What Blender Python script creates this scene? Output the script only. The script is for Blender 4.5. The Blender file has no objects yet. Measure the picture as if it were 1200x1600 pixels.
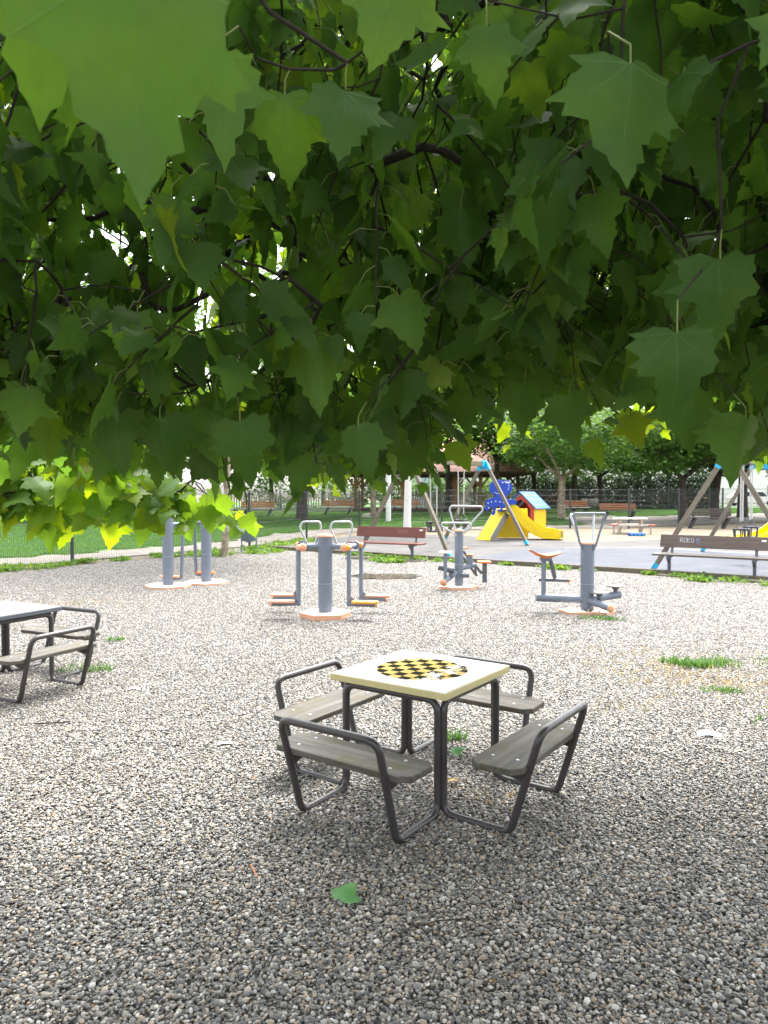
import bpy, bmesh, math, random
import numpy as np
from mathutils import Vector, Matrix, Quaternion
from mathutils.geometry import delaunay_2d_cdt
R = math.radians
PI = math.pi
scene = bpy.context.scene
COL = scene.collection

# ------------------------------------------------------------------ camera, sky, sun, exposure
CAM_H, F = 1.75, 1150.0
PITCH = math.atan(31 / 1150)
cam = bpy.data.cameras.new('camera')
cam.sensor_fit = 'VERTICAL'; cam.sensor_height = 36; cam.lens = 36 * F / 1600
cam.clip_start = 0.05; cam.clip_end = 600
cam.dof.use_dof = True; cam.dof.focus_distance = 3.5; cam.dof.aperture_fstop = 6.3
camo = bpy.data.objects.new('camera', cam); COL.objects.link(camo)
camo.location = (0, 0, CAM_H); camo.rotation_euler = (PI / 2 - PITCH, 0, 0)
scene.camera = camo

SUN_EL, SUN_AZ = R(58), R(25)          # azimuth from +Y towards +X
world = bpy.data.worlds.new('World'); scene.world = world; world.use_nodes = True
wn = world.node_tree; wn.nodes.clear()
sky = wn.nodes.new('ShaderNodeTexSky'); sky.sky_type = 'NISHITA'; sky.sun_disc = False
sky.sun_elevation = SUN_EL; sky.sun_rotation = SUN_AZ; sky.dust_density = 4.0; sky.air_density = 1.0
hsv = wn.nodes.new('ShaderNodeHueSaturation'); hsv.inputs['Saturation'].default_value = 0.22
hsv.inputs['Value'].default_value = 1.0
bg = wn.nodes.new('ShaderNodeBackground'); bg.inputs['Strength'].default_value = 0.15
out = wn.nodes.new('ShaderNodeOutputWorld')
wn.links.new(sky.outputs[0], hsv.inputs['Color']); wn.links.new(hsv.outputs[0], bg.inputs[0])
wn.links.new(bg.outputs[0], out.inputs[0])
sl = bpy.data.lights.new('sun', 'SUN'); sl.energy = 1.0; sl.angle = R(28); sl.color = (1, .975, .93)
so = bpy.data.objects.new('sun', sl); COL.objects.link(so)
sd = Vector((math.sin(SUN_AZ) * math.cos(SUN_EL), math.cos(SUN_AZ) * math.cos(SUN_EL), math.sin(SUN_EL)))
so.rotation_euler = (-sd).to_track_quat('-Z', 'Y').to_euler(); so.location = (5, 10, 20)
vs = scene.view_settings
vs.view_transform = 'Standard'; vs.look = 'None'; vs.exposure = 2.5; vs.gamma = 1
scene.cycles.max_bounces = 8; scene.cycles.diffuse_bounces = 4; scene.cycles.transmission_bounces = 4
scene.cycles.transparent_max_bounces = 4; scene.cycles.caustics_reflective = False; scene.cycles.caustics_refractive = False

# ------------------------------------------------------------------ helpers
def gz(y):                                   # the park beyond the playground lies a little higher
    return 0.4 * min(max((y - 25) / 20, 0), 1)
def pt(px, py, y):                           # a point of the place at distance y
    up = (800 - py) / F
    dy = math.cos(PITCH) + up * math.sin(PITCH); dz = -math.sin(PITCH) + up * math.cos(PITCH)
    return Vector(((px - 600) / F / dy * y, y, CAM_H + dz / dy * y))
def xat(px, y): return (px - 600) / F * y

class MB:
    def __init__(s): s.v = []; s.f = []; s.mi = []; s.sm = []
    def add(s, vs_, fs, mi=0, smooth=False):
        n = len(s.v); s.v += [tuple(v) for v in vs_]
        for f in fs: s.f.append([n + i for i in f]); s.mi.append(mi); s.sm.append(smooth)
        return s
    def box(s, c, d, rot=None, mi=0, bev=0.0, smooth=False):
        bm = bmesh.new(); bmesh.ops.create_cube(bm, size=1)
        for v in bm.verts: v.co = Vector((v.co.x * d[0], v.co.y * d[1], v.co.z * d[2]))
        if bev > 0: bmesh.ops.bevel(bm, geom=bm.edges[:], offset=bev, segments=2, affect='EDGES', profile=.5)
        m = rot.to_4x4() if rot is not None else Matrix.Identity(4)
        m = Matrix.Translation(c) @ m
        bm.verts.index_update()
        s.add([m @ v.co for v in bm.verts], [[v.index for v in f.verts] for f in bm.faces], mi, smooth); bm.free(); return s
    def bar(s, a, b, w, t, mi=0, bev=0.0, up=(0, 0, 1)):      # rectangular bar from a to b, w across, t along up
        a, b = Vector(a), Vector(b); d = b - a; L = d.length; d.normalize()
        u = Vector(up); x = d.cross(u)
        if x.length < 1e-4: x = d.cross(Vector((0, 1, 0)))
        x.normalize(); z = x.cross(d)
        m = Matrix((x, d, z)).transposed()
        return s.box((a + b) / 2, (w, L, t), m, mi, bev)
    def tube(s, pts, r, n=10, mi=0, closed=False, cap=True, smooth=True):
        pts = [Vector(p) for p in pts]
        N = len(pts); rs = r if isinstance(r, (list, tuple)) else [r] * N
        T = []
        for i in range(N):
            if closed: d = pts[(i + 1) % N] - pts[i - 1]
            else: d = pts[min(i + 1, N - 1)] - pts[max(i - 1, 0)]
            T.append(d.normalized() if d.length > 1e-9 else Vector((0, 0, 1)))
        ref = Vector((0, 0, 1)) if abs(T[0].z) < .9 else Vector((1, 0, 0))
        u = T[0].cross(ref).normalized(); V = []
        for i in range(N):
            if i: u = (T[i - 1].rotation_difference(T[i])) @ u
            u = (u - T[i] * u.dot(T[i])).normalized(); w = T[i].cross(u)
            for k in range(n):
                a = 2 * PI * k / n
                V.append(pts[i] + (u * math.cos(a) + w * math.sin(a)) * rs[i])
        Fs = []
        for i in range(N if closed else N - 1):
            j = (i + 1) % N
            for k in range(n):
                k2 = (k + 1) % n
                Fs.append([i * n + k, i * n + k2, j * n + k2, j * n + k])
        s.add(V, Fs, mi, smooth)
        if cap and not closed:
            s.add(V[:n], [list(range(n))[::-1]], mi); s.add(V[-n:], [list(range(n))], mi)
        return s
    def cyl(s, a, b, r, r2=None, n=20, mi=0):
        return s.tube([a, b], [r, r if r2 is None else r2], n, mi)
    def lathe(s, c, prof, n=24, mi=0, axis=None):
        V = []; Fs = []
        m = Vector((0, 0, 1)).rotation_difference(Vector(axis)).to_matrix() if axis is not None else Matrix.Identity(3)
        for (r, z) in prof:
            for k in range(n):
                a = 2 * PI * k / n; V.append(Vector(c) + m @ Vector((r * math.cos(a), r * math.sin(a), z)))
        for i in range(len(prof) - 1):
            for k in range(n):
                k2 = (k + 1) % n; Fs.append([i * n + k, i * n + k2, (i + 1) * n + k2, (i + 1) * n + k])
        s.add(V, Fs, mi, True)
        s.add(V[:n], [list(range(n))[::-1]], mi); s.add(V[-n:], [list(range(n))], mi)
        return s
    def prism(s, poly, h, m=None, mi=0, mi_top=None, bev=0.0):          # polygon in local xy, extruded to h along z
        bm = bmesh.new(); vs_ = [bm.verts.new((p[0], p[1], 0)) for p in poly]
        f = bm.faces.new(vs_)
        r = bmesh.ops.extrude_face_region(bm, geom=[f])
        for g in r['geom']:
            if isinstance(g, bmesh.types.BMVert): g.co.z += h
        bmesh.ops.recalc_face_normals(bm, faces=bm.faces[:])
        if bev > 0:
            ed = [e for e in bm.edges if len(e.link_faces) == 2 and e.calc_face_angle() > .5]
            bmesh.ops.bevel(bm, geom=ed, offset=bev, segments=2, affect='EDGES', profile=.5)
        bmesh.ops.triangulate(bm, faces=[f for f in bm.faces if len(f.verts) > 4])
        bm.verts.index_update(); m = m or Matrix.Identity(4)
        for f in bm.faces:
            pass
        top = [f.normal.z > .9 for f in bm.faces]
        V = [m @ v.co for v in bm.verts]; n = len(s.v); s.v += [tuple(v) for v in V]
        for f, t in zip(bm.faces, top):
            s.f.append([n + v.index for v in f.verts]); s.mi.append(mi_top if (t and mi_top is not None) else mi); s.sm.append(False)
        bm.free(); return s
    def build(s, name, mats, parent=None, loc=None):
        me = bpy.data.meshes.new(name); me.from_pydata(s.v, [], s.f)
        mats = mats if isinstance(mats, (list, tuple)) else [mats]
        for m in mats: me.materials.append(m)
        me.polygons.foreach_set('material_index', s.mi); me.polygons.foreach_set('use_smooth', s.sm); me.update()
        o = bpy.data.objects.new(name, me); COL.objects.link(o)
        if parent is not None: o.parent = parent
        if loc is not None: o.location = loc
        return o

def fillet(pts, rad, n=6, closed=False):
    pts = [Vector(p) for p in pts]; N = len(pts); out_ = []
    for i in range(N):
        if not closed and i in (0, N - 1): out_.append(pts[i]); continue
        p, a, b = pts[i], pts[i - 1], pts[(i + 1) % N]
        da, db = (a - p), (b - p); la, lb = da.length, db.length; da.normalize(); db.normalize()
        ang = da.angle(db)
        if ang > PI - .02: out_.append(p); continue
        d = min(rad / math.tan(ang / 2), la * .48, lb * .48)
        p0, p1 = p + da * d, p + db * d
        for k in range(n + 1):
            t = k / n; out_.append(p0 * (1 - t) ** 2 + p * 2 * t * (1 - t) + p1 * t * t)
    return out_

def tag(o, label=None, cat=None, group=None, kind=None):
    if label: o['label'] = label
    if cat: o['category'] = cat
    if group: o['group'] = group
    if kind: o['kind'] = kind
    return o
def thing(name, label, cat, loc=(0, 0, 0), rz=0.0, group=None):
    o = bpy.data.objects.new(name, None); COL.objects.link(o); o.empty_display_size = .1
    o.location = loc; o.rotation_euler = (0, 0, rz); return tag(o, label, cat, group)
def copy_tree(o, parent=None):
    c = o.copy(); COL.objects.link(c)
    if parent is not None: c.parent = parent
    for ch in [x for x in o.children]: copy_tree(ch, c)
    return c

# ------------------------------------------------------------------ materials
def nt(name):
    m = bpy.data.materials.new(name); m.use_nodes = True
    t = m.node_tree; b = t.nodes['Principled BSDF']; return m, t, b
def N(t, typ, **kw):
    n = t.nodes.new(typ)
    for k, v in kw.items():
        if hasattr(n, k) and not k.startswith('i_'): setattr(n, k, v)
    return n
def math_(t, op, a, b=None, c=None, clamp=False):
    n = t.nodes.new('ShaderNodeMath'); n.operation = op; n.use_clamp = clamp
    for i, x in enumerate((a, b, c)):
        if x is None: continue
        if isinstance(x, (int, float)): n.inputs[i].default_value = x
        else: t.links.new(x, n.inputs[i])
    return n.outputs[0]
def noise(t, vec, scale, detail=4, rough=.55, dist=0):
    n = t.nodes.new('ShaderNodeTexNoise'); n.inputs['Scale'].default_value = scale
    n.inputs['Detail'].default_value = detail; n.inputs['Roughness'].default_value = rough
    n.inputs['Distortion'].default_value = dist
    if vec is not None: t.links.new(vec, n.inputs['Vector'])
    return n.outputs['Fac']
def ramp(t, fac, stops):
    n = t.nodes.new('ShaderNodeValToRGB'); e = n.color_ramp.elements
    while len(e) > 1: e.remove(e[-1])
    e[0].position = stops[0][0]; e[0].color = (*stops[0][1], 1)
    for p, c in stops[1:]:
        x = e.new(p); x.color = (*c, 1)
    t.links.new(fac, n.inputs[0]); return n.outputs[0]
def mixc(t, fac, a, b):
    n = t.nodes.new('ShaderNodeMix'); n.data_type = 'RGBA'
    for s_, x in ((n.inputs[0], fac), (n.inputs[6], a), (n.inputs[7], b)):
        if isinstance(x, (int, float)): s_.default_value = x
        elif isinstance(x, tuple): s_.default_value = (*x, 1)
        else: t.links.new(x, s_)
    return n.outputs[2]
def objvec(t, scale=(1, 1, 1)):
    tc = t.nodes.new('ShaderNodeTexCoord'); mp = t.nodes.new('ShaderNodeMapping'); mp.inputs['Scale'].default_value = scale
    t.links.new(tc.outputs['Object'], mp.inputs[0]); return mp.outputs[0]
def bump(t, b, h, strength=.3, dist=.01):
    n = t.nodes.new('ShaderNodeBump'); n.inputs['Strength'].default_value = strength; n.inputs['Distance'].default_value = dist
    t.links.new(h, n.inputs['Height']); t.links.new(n.outputs[0], b.inputs['Normal'])
def paint(name, c, rough=.45, worn=None, amt=.3, scale=6, metallic=0.0, bmp=.05):
    m, t, b = nt(name); v = objvec(t)
    a = noise(t, v, scale, 6, .65); base = mixc(t, math_(t, 'MULTIPLY', a, .9), tuple(x * .82 for x in c), tuple(min(x * 1.12, 1) for x in c))
    if worn:
        f = noise(t, v, scale * 2.3, 8, .7)
        w = ramp(t, f, [(.5 + .18 * (1 - amt), (0, 0, 0)), (.62 + .18 * (1 - amt), (1, 1, 1))])
        base = mixc(t, w, base, worn)
    t.links.new(base, b.inputs['Base Color'])
    rr = math_(t, 'ADD', math_(t, 'MULTIPLY', a, .25), rough - .12); t.links.new(rr, b.inputs['Roughness'])
    b.inputs['Metallic'].default_value = metallic
    if bmp: bump(t, b, noise(t, v, 90, 3), bmp, .002)
    return m
def wood(name, c1, c2, axis=0, rough=.8, fine=1.0, moss=None):
    m, t, b = nt(name); s_ = [26 * fine] * 3; s_[axis] = 1.3 * fine
    v = objvec(t, tuple(s_)); g = noise(t, v, 1.0, 8, .65, .4)
    v2 = objvec(t); big = noise(t, v2, 3.0, 3)
    col = mixc(t, ramp(t, g, [(.3, (0, 0, 0)), (.7, (1, 1, 1))]), c1, c2)
    col = mixc(t, math_(t, 'MULTIPLY', big, .45), col, tuple(x * .55 for x in c1))
    if moss:
        f = ramp(t, noise(t, v2, 5, 6, .65), [(.5, (0, 0, 0)), (.66, (1, 1, 1))]); col = mixc(t, math_(t, 'MULTIPLY', f, .75), col, moss)
    t.links.new(col, b.inputs['Base Color']); b.inputs['Roughness'].default_value = rough
    bump(t, b, g, .55, .004); return m
def groundmat(name, stops, scale=2.0, fine=60, bmp=.5, rough=.95, fine_amt=.5):
    m, t, b = nt(name); v = objvec(t)
    a = noise(t, v, scale, 6, .6); f = noise(t, v, fine, 5, .7)
    s_ = math_(t, 'ADD', math_(t, 'MULTIPLY', a, 1 - fine_amt), math_(t, 'MULTIPLY', f, fine_amt))
    t.links.new(ramp(t, s_, stops), b.inputs['Base Color']); b.inputs['Roughness'].default_value = rough
    bump(t, b, f, bmp, .01); return m

def leafmat(name, top, trans, veins=True, vein_col=None, transw=.5, tstops=None):
    m, t, b = nt(name)
    at = t.nodes.new('ShaderNodeAttribute'); at.attribute_name = 'tone'
    sep = t.nodes.new('ShaderNodeSeparateColor'); t.links.new(at.outputs['Color'], sep.inputs[0])
    r1, r2 = sep.outputs[0], sep.outputs[1]
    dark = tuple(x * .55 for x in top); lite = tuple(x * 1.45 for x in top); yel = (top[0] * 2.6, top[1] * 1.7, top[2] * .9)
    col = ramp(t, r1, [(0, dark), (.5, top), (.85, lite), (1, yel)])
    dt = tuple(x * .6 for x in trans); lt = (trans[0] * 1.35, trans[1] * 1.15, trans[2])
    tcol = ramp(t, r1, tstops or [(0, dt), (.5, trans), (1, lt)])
    if veins:
        uv = t.nodes.new('ShaderNodeUVMap'); sx = t.nodes.new('ShaderNodeSeparateXYZ'); t.links.new(uv.outputs[0], sx.inputs[0])
        ax = math_(t, 'ABSOLUTE', sx.outputs[0]); y = sx.outputs[1]; d = None
        for ang, w in ((0, .017), (46, .014), (88, .012)):
            c, s_ = math.cos(R(ang)), math.sin(R(ang))
            k = math_(t, 'ABSOLUTE', math_(t, 'SUBTRACT', math_(t, 'MULTIPLY', ax, c), math_(t, 'MULTIPLY', y, s_)))
            along = math_(t, 'ADD', math_(t, 'MULTIPLY', ax, s_), math_(t, 'MULTIPLY', y, c))
            wv = math_(t, 'SUBTRACT', w + .004, math_(t, 'MULTIPLY', along, w))
            line = math_(t, 'SUBTRACT', 1.0, math_(t, 'DIVIDE', k, math_(t, 'MAXIMUM', wv, .002)), clamp=True)
            line = math_(t, 'MULTIPLY', line, math_(t, 'GREATER_THAN', along, 0.0))
            d = line if d is None else math_(t, 'MAXIMUM', d, line)
        # side veins: slanted stripes
        st = math_(t, 'FRACT', math_(t, 'MULTIPLY', math_(t, 'SUBTRACT', y, math_(t, 'MULTIPLY', ax, .9)), 9.0))
        sv = math_(t, 'MULTIPLY', math_(t, 'GREATER_THAN', st, .93), .35)
        d = math_(t, 'MAXIMUM', d, sv)
        vc = vein_col or tuple(min(1, x * 2.1 + .03) for x in top)
        col = mixc(t, math_(t, 'MULTIPLY', d, .5), col, vc); tcol = mixc(t, math_(t, 'MULTIPLY', d, .35), tcol, tuple(x * .8 for x in trans))
        mott = noise(t, objvec(t), 45, 6, .7); m2 = ramp(t, noise(t, objvec(t), 11, 5, .6), [(.42, (0, 0, 0)), (.66, (1, 1, 1))]); col = mixc(t, math_(t, 'MULTIPLY', mott, .5), col, dark); col = mixc(t, math_(t, 'MULTIPLY', m2, .3), col, (top[0] * 2.0, top[1] * 1.35, top[2] * .7)); tcol = mixc(t, math_(t, 'MULTIPLY', mott, .4), tcol, tuple(x * .45 for x in trans))
        bump(t, b, math_(t, 'ADD', mott, math_(t, 'MULTIPLY', d, .8)), .35, .004)
    t.links.new(col, b.inputs['Base Color']); b.inputs['Roughness'].default_value = .48
    b.inputs['Specular IOR Level'].default_value = .2
    tr = t.nodes.new('ShaderNodeBsdfTranslucent'); t.links.new(tcol, tr.inputs[0])
    mx = t.nodes.new('ShaderNodeMixShader'); mx.inputs[0].default_value = transw
    t.links.new(b.outputs[0], mx.inputs[1]); t.links.new(tr.outputs[0], mx.inputs[2])
    t.links.new(mx.outputs[0], t.nodes['Material Output'].inputs[0]); return m

M = {}
M['steel_dark'] = paint('dark_painted_tube', (.042, .037, .038), .4, (.09, .082, .08), .15, 9)
M['steel_grey'] = paint('grey_machine_paint', (.15, .18, .23), .42, (.33, .35, .39), .42, 7)
M['steel_grey_dark'] = paint('dark_grey_machine_paint', (.085, .095, .115), .5, (.2, .2, .22), .2, 6)
M['steel_light'] = paint('handle_metal', (.42, .43, .46), .3, (.6, .6, .6), .2, 10, .5)
M['orange'] = paint('orange_plastic', (.72, .2, .05), .5, (.8, .42, .25), .3, 7)
M['orange_pale'] = paint('faded_orange_plastic', (.7, .36, .22), .6, (.8, .55, .4), .4, 7)
M['orange_bleached'] = paint('bleached_plastic', (.78, .66, .57), .7, (.82, .78, .72), .5, 6)
M['amber'] = paint('amber_plastic', (.75, .3, .03), .45, (.8, .45, .15), .2, 8)
M['grey_wood'] = wood('weathered_grey_plank', (.038, .034, .03), (.16, .148, .13), 0, .85, 1.3, (.06, .06, .018))
M['grey_wood_b'] = wood('weathered_plank', (.045, .039, .033), (.185, .17, .148), 0, .85, 1.3, (.09, .075, .035))
M['brown_bench'] = wood('red_brown_paint_wood', (.12, .031, .021), (.185, .052, .035), 0, .55, .6)
M['old_bench'] = wood('dark_weathered_bench_wood', (.085, .06, .05), (.19, .145, .125), 0, .75, .9)
M['old_bench_seat'] = wood('worn_bench_seat_wood', (.06, .047, .04), (.17, .145, .128), 0, .7, .9)
M['beam_wood'] = wood('weathered_swing_timber', (.11, .09, .066), (.29, .255, .2), 2, .8, .7)
M['beam_wood_x'] = wood('mossy_swing_beam', (.12, .105, .055), (.24, .22, .13), 1, .8, .7, (.12, .12, .02))
M['cream'] = paint('cream_tabletop_edge', (.56, .49, .25), .6, (.4, .34, .18), .2, 14)
M['cyan'] = paint('cyan_plastic', (.02, .42, .72), .35, (.2, .55, .75), .1)
M['black_rubber'] = paint('black_rubber', (.022, .022, .024), .6, (.1, .1, .1), .1, 12)
M['navy_rubber'] = paint('navy_rubber', (.016, .022, .05), .6, (.1, .1, .12), .1, 12)
M['rope'] = paint('pale_rope', (.55, .53, .5), .9, (.35, .33, .3), .3, 30)
M['chain'] = paint('chain_metal', (.16, .15, .15), .5, (.3, .2, .15), .3, 30, .6)
M['yellow'] = paint('yellow_plastic', (.78, .56, .0), .4, (.7, .5, .03), .2, 5)
M['yellow_chute'] = paint('yellow_slide_chute', (.8, .6, .0), .3, (.75, .55, .05), .15, 4)
M['blue'] = paint('blue_board', (.008, .055, .42), .4, (.02, .09, .45), .2, 6)
M['blue_roof'] = paint('blue_roof_board', (.005, .1, .32), .4, (.03, .16, .38), .2, 6)
M['red'] = paint('red_board', (.45, .045, .022), .45, (.55, .1, .06), .2, 6)
M['white'] = paint('white_paint', (.8, .8, .78), .5, (.6, .6, .58), .15)
M['house_white'] = paint('white_plaster', (.82, .8, .77), .85, (.7, .68, .65), .2, 1)
M['house_blue'] = paint('blue_grey_plaster', (.42, .48, .58), .85, (.5, .55, .6), .2, 1)
M['grey_board'] = paint('grey_board', (.2, .19, .17), .6, (.3, .28, .25), .2)
M['post_grey'] = paint('fence_post_grey', (.045, .05, .055), .5, (.1, .1, .1), .15)
M['wire'] = paint('galvanised_wire', (.06, .063, .066), .6, None, 0, 6, 0, 0)
M['bin'] = paint('blue_grey_bin', (.14, .185, .23), .5, (.27, .3, .32), .3, 7)
M['iron'] = paint('black_iron_legs', (.03, .028, .028), .6, (.08, .07, .06), .2)
M['slat_orange'] = wood('orange_varnish_slats', (.32, .11, .035), (.45, .18, .06), 0, .55, .5)
M['slat_pale'] = wood('pale_worn_slats', (.42, .38, .33), (.6, .56, .5), 0, .7, .5)
M['slat_dark'] = wood('dark_slats', (.04, .03, .025), (.08, .06, .05), 0, .7, .5)
M['pav_wood'] = wood('pavilion_timber', (.26, .14, .055), (.42, .25, .11), 2, .7, .4)
M['pav_dark'] = wood('dark_roof_timber', (.06, .032, .022), (.11, .06, .04), 0, .7, .4)
M['rail_pale'] = wood('pale_grey_railing', (.42, .38, .34), (.6, .56, .52), 2, .75, .4)
M['rail_grey'] = wood('grey_brown_railing', (.2, .17, .15), (.33, .29, .26), 2, .75, .4)
M['roof_tile'] = paint('pink_red_roofing', (.42, .2, .15), .8, (.5, .3, .25), .4, 3)
M['kerb'] = groundmat('mossy_concrete_edging', [(.35, (.075, .063, .043)), (.55, (.15, .13, .095)), (.7, (.1, .1, .048))], 3, 40)
M['glass'] = paint('dark_glass', (.04, .05, .06), .1, None, 0, 2, 0, 0)
M['bark_dark'] = groundmat('dark_bark', [(.35, (.018, .014, .011)), (.6, (.055, .043, .034)), (.75, (.09, .075, .06))], 4, 22, 1.0)
M['bark_plane'] = groundmat('mottled_plane_bark', [(.36, (.1, .075, .05)), (.47, (.24, .19, .13)), (.6, (.38, .33, .24))], 7, 20, .6, .9, .3)
M['bark_white'] = groundmat('white_bark', [(.3, (.35, .28, .22)), (.42, (.72, .69, .65)), (.7, (.82, .8, .77))], 9, 25, .5, .9, .4)
M['twig'] = groundmat('twig_bark', [(.35, (.018, .014, .011)), (.65, (.042, .033, .026))], 12, 60, .5)
M['stalk'] = paint('leaf_stalk', (.16, .2, .05), .5, None, 0, 20, 0, 0)
M['leaf_near'] = leafmat('plane_leaf', (.05, .118, .029), (.12, .22, .02), True, None, .47, [(0, (.11, .24, .03)), (.45, (.23, .46, .035)), (.7, (.36, .64, .03)), (.88, (.42, .64, .02)), (1, (.6, .78, .01))])
M['leaf_hedge'] = leafmat('hedge_leaf', (.028, .07, .02), (.06, .13, .02), False, None, .3)
M['leaf_far'] = leafmat('far_tree_leaf', (.062, .145, .03), (.17, .32, .04), False, None, .4)
M['leaf_weed'] = leafmat('weed_leaf', (.09, .18, .03), (.2, .35, .04), False, None, .35)
M['leaf_fallen'] = leafmat('fallen_leaf', (.075, .24, .065), (.12, .28, .06), True, (.13, .28, .1), .2)
M['grass'] = leafmat('grass_blade', (.06, .155, .035), (.14, .29, .045), False, None, .35)
M['grass_dry'] = leafmat('dry_grass', (.32, .23, .07), (.4, .3, .1), False, None, .3)

# ------------------------------------------------------------------ setting: ground sheets
def sheet(name, poly, off, mat, kind='structure'):
    bm = bmesh.new(); f = bm.faces.new([bm.verts.new((x, y, 0)) for x, y in poly]); bmesh.ops.triangulate(bm, faces=[f])
    for yy in (25.0, 45.0):
        bmesh.ops.bisect_plane(bm, geom=bm.verts[:] + bm.edges[:] + bm.faces[:], plane_co=(0, yy, 0), plane_no=(0, 1, 0))
    for v in bm.verts: v.co.z = gz(v.co.y) + off
    bmesh.ops.recalc_face_normals(bm, faces=bm.faces[:])
    if bm.faces and sum(f.normal.z for f in bm.faces) < 0: bmesh.ops.reverse_faces(bm, faces=bm.faces[:])
    me = bpy.data.meshes.new(name); bm.to_mesh(me); bm.free(); me.materials.append(mat)
    o = bpy.data.objects.new(name, me); COL.objects.link(o); o['kind'] = kind; return o
def inpoly(x, y, poly):
    c = False; n = len(poly)
    for i in range(n):
        x1, y1 = poly[i]; x2, y2 = poly[i - 1]
        if (y1 > y) != (y2 > y) and x < (x2 - x1) * (y - y1) / (y2 - y1) + x1: c = not c
    return c

M['earth'] = groundmat('bare_earth', [(.3, (.06, .046, .028)), (.5, (.11, .088, .055)), (.7, (.17, .14, .095))], 1.2, 30)
M['gravel_bed'] = groundmat('gravel_bed', [(.35, (.05, .045, .04)), (.6, (.16, .15, .13))], 30, 120)
M['sand'] = groundmat('packed_sand', [(.33, (.1, .075, .045)), (.5, (.17, .135, .09)), (.68, (.25, .21, .15))], .8, 45, .3)
M['asphalt'] = groundmat('worn_grey_asphalt', [(.33, (.05, .047, .046)), (.5, (.082, .078, .076)), (.66, (.14, .13, .12))], .9, 70, .3)
M['asphalt_blue'] = groundmat('blue_grey_asphalt', [(.33, (.046, .05, .062)), (.52, (.066, .072, .09)), (.7, (.12, .12, .13))], 1.2, 80, .3)
M['pad_blue'] = groundmat('pale_blue_safety_pad', [(.3, (.1, .17, .23)), (.7, (.17, .25, .31))], 2, 60, .2)
M['path'] = groundmat('pale_path', [(.33, (.09, .08, .066)), (.5, (.15, .135, .115)), (.68, (.22, .2, .175))], 1.5, 40, .3)
M['lawn'] = groundmat('lawn_soil', [(.33, (.045, .1, .025)), (.5, (.08, .17, .045)), (.68, (.13, .23, .07))], 1.5, 25, .5)
M['line'] = paint('white_line_paint', (.35, .35, .35), .7, (.12, .12, .12), .6, 9)
M['street'] = groundmat('street_asphalt', [(.3, (.08, .08, .08)), (.7, (.15, .145, .14))], 1, 40, .3)

K0, K1, K2 = (-3.6, 22.75), (7.6, 14.3), (14.0, 9.47)
FENCE_L = [(-14.65, 8.0), (-11.2, 13.0), (-7.68, 18.1), (-4.23, 23.1), (-2.8, 26.6), (-1.0, 30.0)]
FENCE_B = [(-1.0, 30.0), (2.42, 30.7), (5.15, 31.6), (8.2, 32.4), (10.75, 32.3), (16.2, 35.2), (23.0, 38.0), (30, 41)]
GRAVEL = [(-10, -4), (10, -4), (15, 8.6), K2, K1, K0, (-4.3, 22.3), (-7.3, 17.6), (-13.2, 9.2)]
sheet('ground', [(-250, -60), (250, -60), (250, 330), (-250, 330)], -.012, M['earth'])
sheet('gravel_bed', GRAVEL, -.004, M['gravel_bed'])
sheet('sand_ground', [K0, K1, K2, (34, 6), (30, 41), (23, 38), (16.2, 35.2), (10.75, 32.3), (8.2, 32.4), (5.15, 31.6), (2.42, 30.7), (-1.0, 30.0), (-2.8, 26.6)], 0.0, M['sand'])
sheet('playground_asphalt', [K0, (-2.3, 26.4), (-.7, 29.2), (2.6, 28.6), (5.2, 26.6), (7.2, 25.3), (9.5, 26.6), (15.5, 25.5), (24, 20), (30, 5), K2, K1], .006, M['asphalt'])
sheet('asphalt_patch', [(1.9, 18.62), (4.5, 22.9), (8.4, 22.9), (12, 19.2), (16, 14), (18, 8), K2, K1], .011, M['asphalt_blue'])
sheet('line_marking', [(5.6, 22.93), (8.5, 22.96), (12.1, 19.24), (12.02, 19.18), (8.4, 22.88), (5.6, 22.86)], .016, M['line'])
sheet('safety_pad', [(11.6, 22.8), (15.5, 21.8), (17, 25.2), (12.6, 25.9)], .016, M['pad_blue'])
def offset(pl, d):
    o = []
    for i, p in enumerate(pl):
        a = Vector(pl[max(i - 1, 0)]); b = Vector(pl[min(i + 1, len(pl) - 1)]); t = (b - a).normalized()
        o.append((p[0] - t.y * d, p[1] + t.x * d))
    return o
FALL = FENCE_L + FENCE_B[1:]
pa, pb = offset(FALL, .45), offset(FALL, 2.6)
sheet('lawn', pa + [(60, 50), (60, 110), (-90, 110), (-90, 0), (-20, 0)], .002, M['lawn'])
for i in range(len(FALL) - 1):
    pass
sheet('park_path', pa + pb[::-1], .008, M['path'])
sheet('park_path', [(9, 33.8), (11.5, 33.6), (17, 36.8), (30, 42.5), (40, 48), (40, 56), (24, 47), (15, 42.6), (9.5, 41)], .012, M['path'])
sheet('lawn_path', [(-30, 33.5), (-10, 36.6), (-3.2, 38.6), (-1.2, 41.5), (-1.0, 48), (-.0, 48), (-.3, 41), (-2.4, 37.8), (-9.5, 35.7), (-30, 32.4)], .008, M['path'])
sheet('lawn_path', [(0.6, 36.9), (6, 38.9), (14, 44), (14, 43.2), (6.2, 38.2), (.6, 36.2)], .008, M['path'])
sheet('street', [(10, 68), (90, 68), (90, 78), (10, 78)], .02, M['street'])
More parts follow.
